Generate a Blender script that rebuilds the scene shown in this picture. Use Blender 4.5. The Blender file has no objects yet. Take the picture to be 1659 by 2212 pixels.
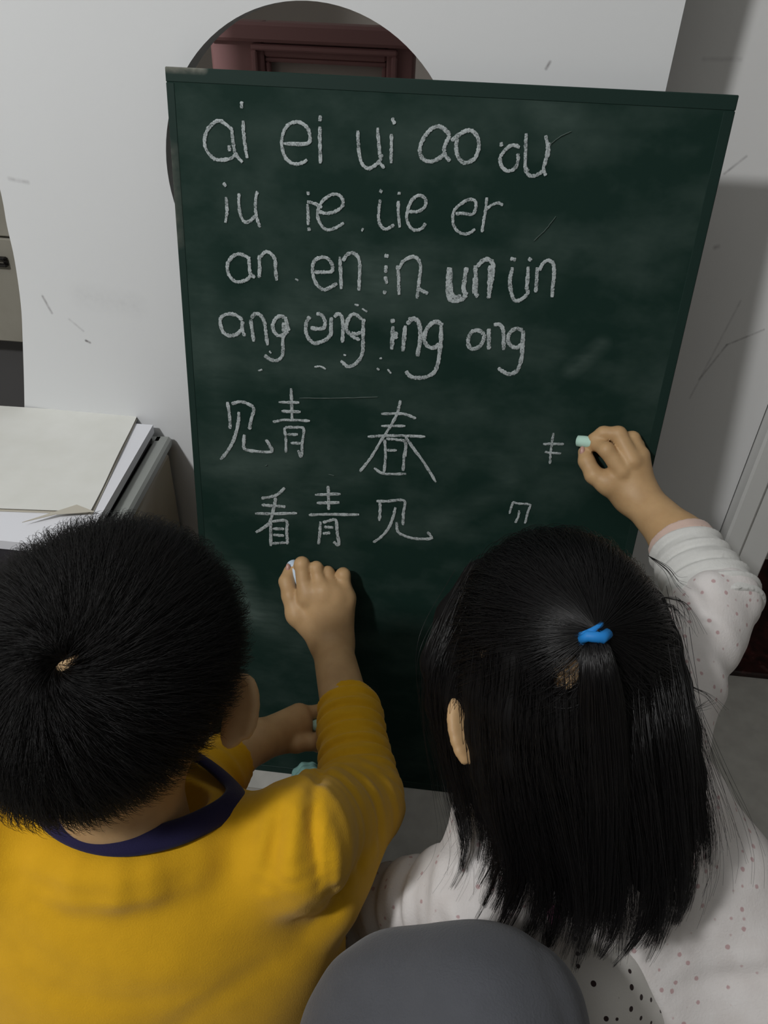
import bpy, math, random
import numpy as np
from mathutils import Vector, Matrix

random.seed(7)
rng = np.random.default_rng(11)
scene = bpy.context.scene
COL = scene.collection

# ---------------------------------------------------------------- camera
F_PX, W_PX, H_PX = 1600.0, 1659.0, 2212.0
CAM = np.array([0.02694, -0.60288, 0.91234])
PITCH, ROLL, YAW = 0.63273, 0.03969, -0.08661
_f = np.array([math.sin(YAW)*math.cos(PITCH), math.cos(YAW)*math.cos(PITCH), -math.sin(PITCH)])
_r = np.array([math.cos(YAW), -math.sin(YAW), 0.0])
_u = np.cross(_r, _f)
CR = math.cos(ROLL)*_r + math.sin(ROLL)*_u
CU = -math.sin(ROLL)*_r + math.cos(ROLL)*_u
CF = _f
cam_data = bpy.data.cameras.new('camera')
cam_data.sensor_fit = 'HORIZONTAL'
cam_data.sensor_width = 36.0
cam_data.lens = F_PX / W_PX * 36.0
cam_data.clip_start = 0.01
cam = bpy.data.objects.new('camera', cam_data)
COL.objects.link(cam)
m = Matrix.Identity(4)
for i in range(3):
    m[i][0], m[i][1], m[i][2], m[i][3] = CR[i], CU[i], -CF[i], CAM[i]
cam.matrix_world = m
scene.camera = cam

# ---------------------------------------------------------------- world, lamps, exposure
world = bpy.data.worlds.new('world')
scene.world = world
world.use_nodes = True
world.node_tree.nodes['Background'].inputs[0].default_value = (0.6, 0.7, 0.9, 1)
world.node_tree.nodes['Background'].inputs[1].default_value = 0.01

lamp = bpy.data.lights.new('ceiling_lamp', 'POINT')
lamp.energy = 61.5
lamp.color = (1.0, 1.0, 0.99)
lamp.shadow_soft_size = 0.07
lamp_o = bpy.data.objects.new('ceiling_lamp', lamp)
lamp_o.location = (-0.82, -1.13, 1.76)
COL.objects.link(lamp_o)

scene.view_settings.view_transform = 'Standard'
scene.view_settings.look = 'None'
scene.view_settings.exposure = 0.0
scene.view_settings.gamma = 1.0
scene.view_settings.use_curve_mapping = False

# ---------------------------------------------------------------- helpers: placing
def ray(x, y):
    return CF + CR*((x-829.5)/F_PX) - CU*((y-1106.0)/F_PX)
def P(x, y, Z):                       # the point at depth Z (m along the view axis) seen at x, y
    return CAM + ray(x, y)*Z
def at_y(x, y, wy):
    d = ray(x, y); return CAM + d*((wy-CAM[1])/d[1])
def at_z(x, y, wz):
    d = ray(x, y); return CAM + d*((wz-CAM[2])/d[2])
def unit(v):
    v = np.asarray(v, float); return v/np.linalg.norm(v)

# ---------------------------------------------------------------- helpers: objects
ORIGIN = {}
def link(name, data, origin, parent=None):
    o = bpy.data.objects.new(name, data)
    COL.objects.link(o)
    origin = np.asarray(origin, float)
    ORIGIN[o] = origin
    if parent is not None:
        o.parent = parent
        o.location = Vector(origin - ORIGIN[parent])
    else:
        o.location = Vector(origin)
    return o
def obj(name, verts, faces, mat, parent=None, origin=None, smooth=True):
    v = np.asarray(verts, float)
    if origin is None:
        origin = np.array([(v[:,0].min()+v[:,0].max())/2, (v[:,1].min()+v[:,1].max())/2, v[:,2].min()]) if parent is None else v.mean(0)
    me = bpy.data.meshes.new(name)
    me.from_pydata((v-origin).tolist(), [], [list(map(int, f)) for f in faces] if not isinstance(faces, np.ndarray) else faces.tolist())
    me.materials.append(mat)
    me.polygons.foreach_set('use_smooth', [smooth]*len(me.polygons))
    me.update()
    return link(name, me, origin, parent)
def empty(name, origin):
    return link(name, None, origin)
def tag(o, label=None, cat=None, group=None, kind=None):
    if label: o['label'] = label
    if cat: o['category'] = cat
    if group: o['group'] = group
    if kind: o['kind'] = kind
    return o

class MB:                              # collects shapes into one mesh
    def __init__(s): s.v, s.f = [], []
    def add(s, v, f):
        b = len(s.v); s.v += [tuple(map(float, q)) for q in v]; s.f += [[b+i for i in q] for q in f]; return s
    def box(s, c, size, R=None, bev=0.0):
        c = np.asarray(c, float); h = np.asarray(size, float)/2
        b = min(bev, *(h*0.9)) if bev else 0
        pts = []
        if b == 0:
            for z in (-1, 1):
                for x, y in ((-1,-1),(1,-1),(1,1),(-1,1)): pts.append((x*h[0], y*h[1], z*h[2]))
            f = [(3,2,1,0),(4,5,6,7),(0,1,5,4),(1,2,6,5),(2,3,7,6),(3,0,4,7)]
        else:                          # chamfered box: three vertices per corner
            idx = {}
            for sx in (-1,1):
                for sy in (-1,1):
                    for sz in (-1,1):
                        for k in range(3):
                            q = [sx*h[0], sy*h[1], sz*h[2]]
                            for a in range(3):
                                if a != k: q[a] -= (sx,sy,sz)[a]*b
                            idx[(sx,sy,sz,k)] = len(pts); pts.append(q)
            f = []
            for k in range(3):
                a1, a2 = (k+1)%3, (k+2)%3
                for sg in (-1,1):
                    q = []
                    for s1, s2 in ((-1,-1),(1,-1),(1,1),(-1,1)):
                        t = [0,0,0]; t[k]=sg; t[a1]=s1; t[a2]=s2; q.append(idx[tuple(t)+(k,)])
                    f.append(q if sg > 0 else q[::-1])
            for k in range(3):         # edges along axis k
                a1, a2 = (k+1)%3, (k+2)%3
                for s1 in (-1,1):
                    for s2 in (-1,1):
                        t0=[0,0,0]; t0[k]=-1; t0[a1]=s1; t0[a2]=s2; t1=list(t0); t1[k]=1
                        q=[idx[tuple(t0)+(a1,)], idx[tuple(t1)+(a1,)], idx[tuple(t1)+(a2,)], idx[tuple(t0)+(a2,)]]
                        f.append(q if s1*s2 < 0 else q[::-1])
            for sx in (-1,1):
                for sy in (-1,1):
                    for sz in (-1,1):
                        q=[idx[(sx,sy,sz,k)] for k in range(3)]
                        f.append(q if sx*sy*sz > 0 else q[::-1])
        pts = np.array(pts)
        if R is not None: pts = pts @ np.asarray(R).T
        return s.add(pts + c, f)
    def tube(s, pts, rad, n=10, closed=False):
        pts = [np.asarray(p, float) for p in pts]; N = len(pts)
        rad = [rad]*N if np.isscalar(rad) else rad
        v = []; prev = None
        for i in range(N):
            a = pts[(i-1) % N] if closed or i > 0 else pts[i]
            b = pts[(i+1) % N] if closed or i < N-1 else pts[i]
            t = unit(b-a)
            if prev is None:
                prev = np.cross(t, [0.3,0.2,0.9]) if abs(t[2]) < 0.9 else np.cross(t, [1,0,0])
            e = unit(prev - t*np.dot(prev, t)); prev = e; g = np.cross(t, e)
            for k in range(n):
                an = 2*math.pi*k/n
                v.append(pts[i] + rad[i]*(math.cos(an)*e + math.sin(an)*g))
        f = []
        for i in range(N if closed else N-1):
            j = (i+1) % N
            for k in range(n):
                l = (k+1) % n
                f.append((i*n+k, i*n+l, j*n+l, j*n+k))
        if not closed:
            f.append(tuple(range(n))[::-1]); f.append(tuple((N-1)*n+k for k in range(n)))
        return s.add(v, f)
    def rot(s, piv, a):
        c, n = math.cos(a), math.sin(a)
        s.v = [(piv[0]+c*(x-piv[0])-n*(y-piv[1]), piv[1]+n*(x-piv[0])+c*(y-piv[1]), z) for x, y, z in s.v]; return s
    def build(s, name, mat, parent=None, smooth=False, origin=None):
        return obj(name, s.v, s.f, mat, parent, origin, smooth)

def catmull(pts, n=6, closed=False):
    pts = np.asarray(pts, float); N = len(pts); out = []
    for i in range(N if closed else N-1):
        p1, p2 = pts[i], pts[(i+1) % N]
        p0 = pts[(i-1) % N] if closed or i > 0 else 2*p1-p2
        p3 = pts[(i+2) % N] if closed or i < N-2 else 2*p2-p1
        for k in range(n):
            t = k/n
            out.append(0.5*((2*p1)+(-p0+p2)*t+(2*p0-5*p1+4*p2-p3)*t*t+(-p0+3*p1-3*p2+p3)*t**3))
    if not closed: out.append(pts[-1])
    return np.array(out)

# ---------------------------------------------------------------- helpers: signed distance shapes -> one smooth mesh
class Rc:                              # rounded cone a-b, optional wrinkles round it and flattening
    def __init__(s, a, b, ra, rb, wr=None, flat=None):
        s.a, s.b, s.ra, s.rb = np.asarray(a, float), np.asarray(b, float), ra, rb
        s.wr, s.flat = wr, flat
    def d(s, p):
        ba = s.b-s.a; q = p-s.a; sc = 1.0
        if s.flat is not None:         # (direction, factor): thinner along direction
            n, k = s.flat
            q = q + np.outer(q@n, n)*(1/k-1); ba = ba + n*((ba@n)*(1/k-1)); sc = 0.5*(1+k)
        L2 = ba@ba
        h = np.clip((q@ba)/L2, 0, 1)
        r = s.ra+(s.rb-s.ra)*h
        e = q-h[:,None]*ba
        d = np.sqrt((e*e).sum(1))-r
        if s.wr is not None:
            amp, wl, ph, ax = s.wr
            x = (q@ba)/math.sqrt(L2)/wl*2*math.pi
            side = (e@ax)/np.maximum(r, 1e-6)
            w = np.sin(x+ph+1.4*np.sin(side*2.1+ph)) + 0.5*np.sin(1.7*x+2.0*side+2*ph)
            d = d - amp*w*np.clip(1.0-np.abs(d)/0.03, 0, 1)
        return d*sc
    def prune(s, c, R): return s
class El:
    def __init__(s, c, ax, r):
        s.c, s.ax, s.r = np.asarray(c, float), np.asarray(ax, float), np.asarray(r, float)
    def d(s, p):
        q = (p-s.c)@s.ax.T
        k0 = np.sqrt(((q/s.r)**2).sum(1)); k1 = np.sqrt(((q/s.r**2)**2).sum(1))
        return k0*(k0-1)/np.maximum(k1, 1e-9)
    def prune(s, c, R): return s
class Un:                              # smooth union
    def __init__(s, k, ch): s.k, s.ch = k, ch
    def d(s, p):
        D = s.ch[0].d(p)
        for c in s.ch[1:]:
            e = c.d(p)
            if s.k > 0:
                h = np.maximum(s.k-np.abs(D-e), 0)/s.k
                D = np.minimum(D, e)-h*h*s.k*0.25
            else: D = np.minimum(D, e)
        return D
    def prune(s, c, R):
        dc = np.array([x.d(c[None])[0] for x in s.ch])
        keep = [x for x, v in zip(s.ch, dc) if v < dc.min()+3.2*R+2*s.k]
        return Un(s.k, [x.prune(c, R) for x in keep])
class Sub:                             # smooth subtraction
    def __init__(s, k, a, cut): s.k, s.a, s.cut = k, a, cut
    def d(s, p):
        D = s.a.d(p)
        for c in s.cut:
            e = -c.d(p)
            h = np.maximum(s.k-np.abs(D-e), 0)/s.k
            D = np.maximum(D, e)+h*h*s.k*0.25
        return D
    def prune(s, c, R):
        return Sub(s.k, s.a.prune(c, R), [x for x in s.cut if x.d(c[None])[0] < 2.0*R+2*s.k])
class Cut:                             # keep the side of the plane away from n
    def __init__(s, a, pt, n): s.a, s.pt, s.n = a, np.asarray(pt, float), unit(n)
    def d(s, p): return np.maximum(s.a.d(p), (p-s.pt)@s.n)
    def prune(s, c, R): return Cut(s.a.prune(c, R), s.pt, s.n)
class Disp:
    def __init__(s, a, fn): s.a, s.fn = a, fn
    def d(s, p): return s.a.d(p)+s.fn(p)
    def prune(s, c, R): return Disp(s.a.prune(c, R), s.fn)

def creases(lines):
    """soft ridges (+) and valleys (-) pressed into a garment along world polylines; measured across the view of the cloth's back"""
    segs = []
    for amp, w, pts in lines:
        pp = catmull(np.array([P(*q) for q in pts]), 3)
        n = len(pp)-1
        for i in range(n):
            segs.append((amp*math.sin(math.pi*(i+.7)/(n+.4))**.5, w, pp[i], pp[i+1]))
    segs = [(am*.65, w*1.25, np.array([a@CR, a@CU]), np.array([b@CR, b@CU]), a@CF) for am, w, a, b in segs]
    def fn(p):
        up, dn = np.zeros(len(p)), np.zeros(len(p))
        pr = np.stack([p@CR, p@CU], 1); dp = p@CF
        lo2, hi2 = pr.min(0), pr.max(0); d0, d1 = dp.min(), dp.max()
        for amp, w, a2, b2, ad in segs:
            if d0 > ad+.12 or d1 < ad-.12: continue
            if ((np.minimum(a2, b2)-3*w > hi2) | (np.maximum(a2, b2)+3*w < lo2)).any(): continue
            ab = b2-a2; q = pr-a2
            h = np.clip(q@ab/max(ab@ab, 1e-9), 0, 1)
            d2 = ((q-h[:,None]*ab)**2).sum(1)
            e = amp*np.exp(-d2/(w*w))*np.clip((.12-np.abs(dp-ad))/.05, 0, 1)
            if amp > 0: up = np.maximum(up, e)
            else: dn = np.minimum(dn, e)
        return -up-dn
    return fn
def surface(tree, lo, hi, h, nb=22):
    lo = np.asarray(lo, float); hi = np.asarray(hi, float)
    B = nb*h
    nblk = np.ceil((hi-lo)/B).astype(int)
    R = B*math.sqrt(3)/2
    gi = np.stack(np.meshgrid(*[np.arange(k) for k in nblk], indexing='ij'), -1).reshape(-1, 3)
    cen = lo+(gi+0.5)*B
    dc = tree.d(cen)
    gi, cen = gi[np.abs(dc) < 1.7*R+0.004], cen[np.abs(dc) < 1.7*R+0.004]
    n1 = nb+1
    loc = np.stack(np.meshgrid(*[np.arange(n1)]*3, indexing='ij'), -1).reshape(-1, 3)
    G = nblk*nb+2
    ids_all, pos_all, edges = [], [], []
    corners = [(0,0,0),(1,0,0),(0,1,0),(1,1,0),(0,0,1),(1,0,1),(0,1,1),(1,1,1)]
    eidx = [(0,1),(2,3),(4,5),(6,7),(0,2),(1,3),(4,6),(5,7),(0,4),(1,5),(2,6),(3,7)]
    for g, c in zip(gi, cen):
        t = tree.prune(c, R)
        base = g*nb
        D = t.d(lo+(base+loc)*h).reshape(n1, n1, n1)
        if D.min() > 0 or D.max() < 0: continue
        S = D < 0
        cs = [D[x:x+nb, y:y+nb, z:z+nb] for x, y, z in corners]
        cnt = sum((q < 0).astype(np.int8) for q in cs)
        I = np.argwhere((cnt > 0) & (cnt < 8))
        if len(I) == 0: continue
        val = np.stack([q[I[:,0], I[:,1], I[:,2]] for q in cs], 1)
        acc = np.zeros((len(I), 3)); num = np.zeros(len(I))
        for a, b in eidx:
            va, vb = val[:,a], val[:,b]
            mk = (va < 0) != (vb < 0)
            tt = np.where(mk, va/np.where(mk, va-vb, 1), 0)
            ca, cb = np.array(corners[a]), np.array(corners[b])
            acc += mk[:,None]*(ca+tt[:,None]*(cb-ca)); num += mk
        gl = I+base
        ids_all.append((gl[:,0]*G[1]+gl[:,1])*G[2]+gl[:,2])
        pos_all.append(lo+(gl+acc/num[:,None])*h)
        s0 = val[:,0] < 0
        for ax, ci in ((0,1),(1,2),(2,4)):
            mk = s0 != (val[:,ci] < 0)
            if mk.any(): edges.append((ax, gl[mk], s0[mk]))
    ids = np.concatenate(ids_all); pos = np.concatenate(pos_all)
    od = np.argsort(ids); ids, pos = ids[od], pos[od]
    quads = []
    for ax, gl, s0 in edges:
        o1, o2 = np.zeros(3, int), np.zeros(3, int)
        o1[(ax+1) % 3] = 1; o2[(ax+2) % 3] = 1
        four = []; ok = np.ones(len(gl), bool)
        for off in (0*o1, o1, o1+o2, o2):
            q = gl-off
            k = (q[:,0]*G[1]+q[:,1])*G[2]+q[:,2]
            j = np.minimum(np.searchsorted(ids, k), len(ids)-1)
            ok &= ids[j] == k; four.append(j)
        q = np.stack(four, 1)
        q[~s0] = q[~s0][:, ::-1]
        quads.append(q[ok])
    return pos, np.concatenate(quads)

# ---------------------------------------------------------------- helpers: materials
def mat(name, color=(0.5,0.5,0.5), rough=0.6, spec=0.3, sss=0.0, metal=0.0):
    mt = bpy.data.materials.new(name); mt.use_nodes = True
    b = mt.node_tree.nodes['Principled BSDF']
    b.inputs['Base Color'].default_value = (*color, 1)
    b.inputs['Roughness'].default_value = rough
    b.inputs['Specular IOR Level'].default_value = spec
    b.inputs['Metallic'].default_value = metal
    if sss:
        b.inputs['Subsurface Weight'].default_value = sss
        b.inputs['Subsurface Radius'].default_value = (0.008, 0.003, 0.0015)
        b.inputs['Subsurface Scale'].default_value = 1.0
    return mt
class NT:
    def __init__(s, mt): s.t = mt.node_tree; s.b = s.t.nodes['Principled BSDF']
    def n(s, typ, **kw):
        nd = s.t.nodes.new(typ)
        for k, v in kw.items():
            if k.startswith('i_'): nd.inputs[k[2:].replace('_', ' ')].default_value = v
            else: setattr(nd, k, v)
        return nd
    def l(s, a, b): s.t.links.new(a, b)
    def pos(s): return s.n('ShaderNodeNewGeometry').outputs['Position']
    def noise(s, scale, detail=3, vec=None, rough=0.5):
        nd = s.n('ShaderNodeTexNoise', i_Scale=scale, i_Detail=detail, i_Roughness=rough)
        s.l(vec if vec is not None else s.pos(), nd.inputs['Vector']); return nd.outputs['Fac']
    def vscale(s, v):
        nd = s.n('ShaderNodeVectorMath', operation='MULTIPLY'); s.l(s.pos(), nd.inputs[0]); nd.inputs[1].default_value = v
        return nd.outputs[0]
    def ramp(s, fac, stops):
        nd = s.n('ShaderNodeValToRGB'); e = nd.color_ramp.elements
        while len(e) < len(stops): e.new(0.5)
        for q, (p, c) in zip(e, stops): q.position = p; q.color = (*c, 1) if len(c) == 3 else c
        s.l(fac, nd.inputs[0]); return nd.outputs[0]
    def mix(s, fac, a, b, blend='MIX'):
        nd = s.n('ShaderNodeMix', data_type='RGBA', blend_type=blend)
        for v, sk in ((fac, nd.inputs[0]), (a, nd.inputs[6]), (b, nd.inputs[7])):
            if hasattr(v, 'links'): s.l(v, sk)
            elif isinstance(v, (int, float)): sk.default_value = v
            else: sk.default_value = (*v, 1)
        return nd.outputs[2]
    def math(s, op, a, b=0.0, clamp=False):
        nd = s.n('ShaderNodeMath', operation=op, use_clamp=clamp)
        for v, sk in ((a, nd.inputs[0]), (b, nd.inputs[1])):
            if hasattr(v, 'links'): s.l(v, sk)
            else: sk.default_value = v
        return nd.outputs[0]
    def vm(s, op, a, b=None, out=0):
        nd = s.n('ShaderNodeVectorMath', operation=op)
        for v, sk in ((a, nd.inputs[0]), (b, nd.inputs[1])):
            if v is None: continue
            if hasattr(v, 'links'): s.l(v, sk)
            else: sk.default_value = tuple(v)
        return nd.outputs['Value'] if out == 'v' else nd.outputs[0]
    def seg(s, a, b, r):               # 1 on the segment a-b fading to 0 at distance r (world points)
        a, b = np.asarray(a, float), np.asarray(b, float); ab = b-a
        q = s.vm('SUBTRACT', s.pos(), a)
        h = s.math('MULTIPLY', s.vm('DOT_PRODUCT', q, ab, 'v'), 1/max(ab@ab, 1e-9), True)
        nd = s.n('ShaderNodeVectorMath', operation='SCALE'); nd.inputs[0].default_value = tuple(ab); s.l(h, nd.inputs['Scale'])
        e = s.vm('LENGTH', s.vm('SUBTRACT', q, nd.outputs[0]), None, 'v')
        return s.math('SUBTRACT', 1.0, s.math('DIVIDE', e, r), True)
    def bump(s, h, strength=0.2, dist=0.002):
        nd = s.n('ShaderNodeBump', i_Strength=strength, i_Distance=dist); s.l(h, nd.inputs['Height']); s.l(nd.outputs[0], s.b.inputs['Normal'])
    def base(s, c): s.l(c, s.b.inputs['Base Color'])

# wall paint with faint scuffs
def wall_mat(name, color, scuffs=()):
    mt = mat(name, color, 0.75, 0.2); t = NT(mt)
    c = t.ramp(t.noise(3.0, 5), [(0.3, tuple(0.96*x for x in color)), (0.7, color)])
    for a, b, r, k in scuffs:
        c = t.mix(t.math('MULTIPLY', t.math('MULTIPLY', t.seg(a, b, r), t.noise(180, 2)), k, True), c, (0.22, 0.21, 0.22))
    t.base(c); t.bump(t.noise(120, 4), 0.08, 0.001)
    return mt
PW = 0.165                             # front of the white partition
def pw(x, y): return at_y(x, y, PW)
def rw(x, y): return at_y(x, y, 0.275)
M_panel = wall_mat('white_paint', (0.745, 0.76, 0.775), [
    (pw(92,640), pw(112,676), 0.0022, 1.2), (pw(186,736), pw(194,740), 0.0022, 2.2), (pw(20,386), pw(60,394), 0.003, 0.6),
    (pw(1180,148), pw(1188,134), 0.002, 1.2), (pw(150,690), pw(180,715), 0.002, 0.5), (pw(180,640), pw(290,660), 0.02, 0.15)])
M_wall = wall_mat('pale_wall_paint', (0.75, 0.75, 0.75), [
    (rw(1565,375), rw(1612,338), 0.002, 1.0), (rw(1510,820), rw(1570,745), 0.002, 0.9), (rw(1570,745), rw(1650,712), 0.002, 0.9),
    (rw(1520,128), rw(1600,128), 0.003, 0.4), (rw(1545,535), rw(1550,533), 0.004, 0.9), (rw(1490,860), rw(1600,650), 0.002, 0.5)])
M_room = wall_mat('room_paint', (0.44, 0.43, 0.41))
M_brownwall = wall_mat('dim_brown_wall_paint', (0.55, 0.50, 0.46))
M_ceil = mat('ceiling_paint', (0.62, 0.62, 0.61), 0.8, 0.2)
M_casing = wall_mat('casing_paint', (0.68, 0.68, 0.665))
M_floor = mat('grey_floor_tile', (0.36, 0.35, 0.325), 0.45, 0.4); t = NT(M_floor)
t.base(t.ramp(t.noise(40, 6), [(0.35, (0.46, 0.45, 0.42)), (0.65, (0.54, 0.53, 0.495))]))
M_sill = mat('dark_red_stone', (0.03, 0.006, 0.006), 0.25, 0.5); t = NT(M_sill)
t.base(t.ramp(t.noise(60, 6), [(0.4, (0.012, 0.003, 0.003)), (0.62, (0.045, 0.010, 0.009)), (0.8, (0.09, 0.05, 0.05))]))
M_maroon = mat('maroon_varnish', (0.40, 0.21, 0.21), 0.45, 0.4)
M_taupe = mat('taupe_panel', (0.55, 0.49, 0.45), 0.6)
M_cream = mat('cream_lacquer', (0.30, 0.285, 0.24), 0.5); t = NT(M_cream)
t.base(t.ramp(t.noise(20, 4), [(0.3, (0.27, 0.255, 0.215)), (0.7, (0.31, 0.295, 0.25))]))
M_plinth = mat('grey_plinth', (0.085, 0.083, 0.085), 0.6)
M_black = mat('black_metal', (0.008, 0.007, 0.007), 0.4)

# slate: green-black, dust in smears
LEAN = math.radians(9.5); BW, BH, BT = 0.5, 0.8473, 0.012
bn = np.array([0, -math.cos(LEAN), math.sin(LEAN)])      # out of the slate
bv = np.array([0, math.sin(LEAN), math.cos(LEAN)])       # up the slate
bu = np.array([1.0, 0, 0])
def board(u, v, off=0.0): return bu*u+bv*v+bn*off
def on_board(x, y, off=0.0):
    d = ray(x, y); return CAM+d*((off-CAM@bn)/(d@bn))
M_slate = mat('green_slate', (0.012, 0.028, 0.026), 0.7, 0.12); t = NT(M_slate)
smear = t.math('MULTIPLY', t.ramp(t.noise(9, 5, t.vscale((1.0, 1.0, 1.6)), 0.6), [(0.42, (0,0,0)), (0.75, (1,1,1))]), 0.55)
def ob(x, y): return on_board(x, y)
streak = t.noise(70, 4, t.vscale((0.5, 1.0, 2.2)))
for a, b, r, k in [((630,690),(860,600),0.035,0.55), ((430,1180),(560,1330),0.035,0.55), ((520,1240),(540,1330),0.022,0.7), ((540,1330),(690,1440),0.05,0.4),
                   ((470,800),(900,790),0.03,0.3), ((470,1010),(620,1000),0.025,0.5), ((620,1080),(780,1030),0.03,0.4), ((950,1130),(1100,1050),0.02,0.4),
                   ((1235,800),(1300,745),0.012,0.7), ((1160,640),(1250,520),0.02,0.25), ((900,560),(1000,600),0.03,0.3), ((960,700),(1200,760),0.03,0.25),
                   ((440,560),(470,900),0.025,0.25), ((1170,240),(1230,260),0.02,0.4), ((1000,980),(1200,990),0.03,0.25), ((820,600),(780,560),0.025,0.4)]:
    smear = t.math('ADD', smear, t.math('MULTIPLY', t.math('MULTIPLY', t.seg(ob(*a), ob(*b), r), streak), k*1.3))
t.base(t.mix(t.math('MULTIPLY', smear, 0.16, True), (0.0085, 0.0265, 0.0205), (0.34, 0.44, 0.40)))
t.bump(t.noise(900, 2), 0.05, 0.0005)
M_frame = mat('green_edge_strip', (0.016, 0.030, 0.026), 0.6, 0.2); t = NT(M_frame)
t.base(t.mix(t.math('MULTIPLY', t.math('ADD', t.seg(board(-.25,.847), board(-.215,.847), .0055), t.math('MULTIPLY', t.seg(board(-.25,.78), board(-.25,.70), .010), 0.35)),
       t.noise(160, 3)), (0.010, 0.028, 0.0225), (0.30, 0.29, 0.25)))
M_edgewood = mat('raw_board_edge', (0.30, 0.25, 0.18), 0.7)

# chalk strokes: chalk where the tooth of the slate takes it
M_chalk = mat('chalk_line', (0.53, 0.585, 0.60), 0.9, 0.05); t = NT(M_chalk)
tr = t.n('ShaderNodeBsdfTransparent'); mx = t.n('ShaderNodeMixShader')
t.l(t.ramp(t.math('ADD', t.math('MULTIPLY', t.noise(900, 2), .6), t.math('MULTIPLY', t.noise(160, 2), .4)), [(0.32, (0.10,)*3), (0.56, (0.88,)*3)]), mx.inputs[0])
t.l(tr.outputs[0], mx.inputs[1]); t.l(t.b.outputs[0], mx.inputs[2])
t.l(mx.outputs[0], t.t.nodes['Material Output'].inputs[0])
M_faint = mat('faint_chalk', (0.09, 0.12, 0.11), 0.9, 0.05)
M_chalk_blue = mat('pale_blue_chalk', (0.60, 0.72, 0.86), 0.9, 0.05)
M_chalk_mint = mat('mint_chalk', (0.50, 0.74, 0.64), 0.9, 0.05)

M_skin = mat('warm_skin', (0.50, 0.315, 0.185), 0.5, 0.35, 0.12); t = NT(M_skin)
t.base(t.ramp(t.noise(45, 4), [(0.3, (0.47, 0.295, 0.145)), (0.7, (0.57, 0.37, 0.19))]))
t.bump(t.noise(700, 3), 0.12, 0.0006)
M_skin2 = M_skin.copy(); M_skin2.name = 'warm_skin_fair'
M_nail = mat('fingernail', (0.52, 0.30, 0.25), 0.35, 0.5)
def cloth(name, color, wl=900, strength=0.25):
    mt = mat(name, color, 0.85, 0.15); t = NT(mt)
    mt.node_tree.nodes['Principled BSDF'].inputs['Sheen Weight'].default_value = 0.15
    t.base(t.ramp(t.noise(60, 5), [(0.25, tuple(0.9*x for x in color)), (0.75, color)]))
    t.bump(t.noise(wl, 3), strength, 0.0012)
    return mt
M_yellow = cloth('mustard_jersey', (0.70, 0.385, 0.012))
M_navy = cloth('navy_rib', (0.016, 0.014, 0.055))
M_grey = cloth('charcoal_marl', (0.088, 0.092, 0.105), 600, 0.4)
M_white = cloth('printed_white_fleece', (0.70, 0.66, 0.65), 500, 0.3); t = NT(M_white)
vo = t.n('ShaderNodeTexVoronoi', i_Scale=98.0, i_Randomness=0.6); t.l(t.pos(), vo.inputs['Vector'])
wob = t.math('ADD', vo.outputs['Distance'], t.math('MULTIPLY', t.noise(420, 2), 0.10))
spot = t.ramp(wob, [(0.19, (1,1,1)), (0.255, (0,0,0))])
base = t.ramp(t.noise(50, 4), [(0.3, (0.68, 0.64, 0.625)), (0.7, (0.74, 0.71, 0.70))])
c = t.mix(t.math('MULTIPLY', spot, 0.75), base, (0.46, 0.26, 0.27))
pink = t.math('MAXIMUM', t.seg(P(1000,1700,.60), P(1035,1725,.60), 0.016), t.seg(P(1190,1975,.57), P(1195,2020,.57), 0.016))
c = t.mix(t.ramp(t.math('ADD', pink, t.math('MULTIPLY', t.noise(160, 2), 0.4)), [(0.66, (0,0,0)), (0.70, (1,1,1))]), c, (0.50, 0.16, 0.30))
t.base(c)
M_sleeve_white = cloth('plain_white_fleece', (0.70, 0.70, 0.68), 500, 0.3)
M_cuff = cloth('peach_cuff', (0.70, 0.52, 0.45), 800, 0.25)
M_dots = cloth('white_black_dotted_cotton', (0.68, 0.66, 0.64), 700, 0.2); t = NT(M_dots)
vo = t.n('ShaderNodeTexVoronoi', i_Scale=105.0, i_Randomness=0.3); t.l(t.pos(), vo.inputs['Vector'])
c = t.mix(t.ramp(vo.outputs['Distance'], [(0.20, (1,1,1)), (0.23, (0,0,0))]), (0.66, 0.64, 0.61), (0.035, 0.02, 0.02))
pk = t.math('ADD', t.seg(P(1300,2195,.55), P(1340,2215,.55), 0.02), t.math('MULTIPLY', t.noise(140, 2), 0.4))
t.base(t.mix(t.ramp(pk, [(0.66, (0,0,0)), (0.70, (1,1,1))]), c, (0.50, 0.16, 0.30)))
M_hair = mat('black_hair', (0.0045, 0.004, 0.0042), 0.50, 0.28)
M_hair_long = mat('black_long_hair', (0.005, 0.0045, 0.005), 0.33, 0.45)
M_haircore = mat('black_hair_under', (0.0045, 0.004, 0.004), 0.7, 0.15)
M_tie = mat('blue_elastic', (0.018, 0.22, 0.62), 0.55, 0.3)
M_eye = mat('dark_eye', (0.02, 0.015, 0.012), 0.2, 0.5)
M_paper = mat('cream_paper', (0.74, 0.745, 0.71), 0.8, 0.1); t = NT(M_paper)
t.base(t.ramp(t.noise(25, 4), [(0.3, (0.71, 0.715, 0.675)), (0.7, (0.76, 0.765, 0.735))]))
M_sheet = mat('white_paper', (0.76, 0.77, 0.82), 0.7, 0.15)
M_paper_shaded = mat('shaded_paper', (0.52, 0.49, 0.42), 0.8, 0.1)  # darker copy of the cream paper, shade put into its colour
M_rim = mat('grey_metal_rim', (0.30, 0.315, 0.30), 0.3, 0.5, metal=0.2)
M_blackfelt = mat('black_cover', (0.012, 0.010, 0.013), 0.7)
M_brown = mat('smoky_brown_plastic', (0.20, 0.165, 0.115), 0.22, 0.5); t = NT(M_brown)
t.base(t.ramp(t.noise(9, 4), [(0.3, (0.28, 0.22, 0.14)), (0.7, (0.36, 0.31, 0.22))]))
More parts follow.
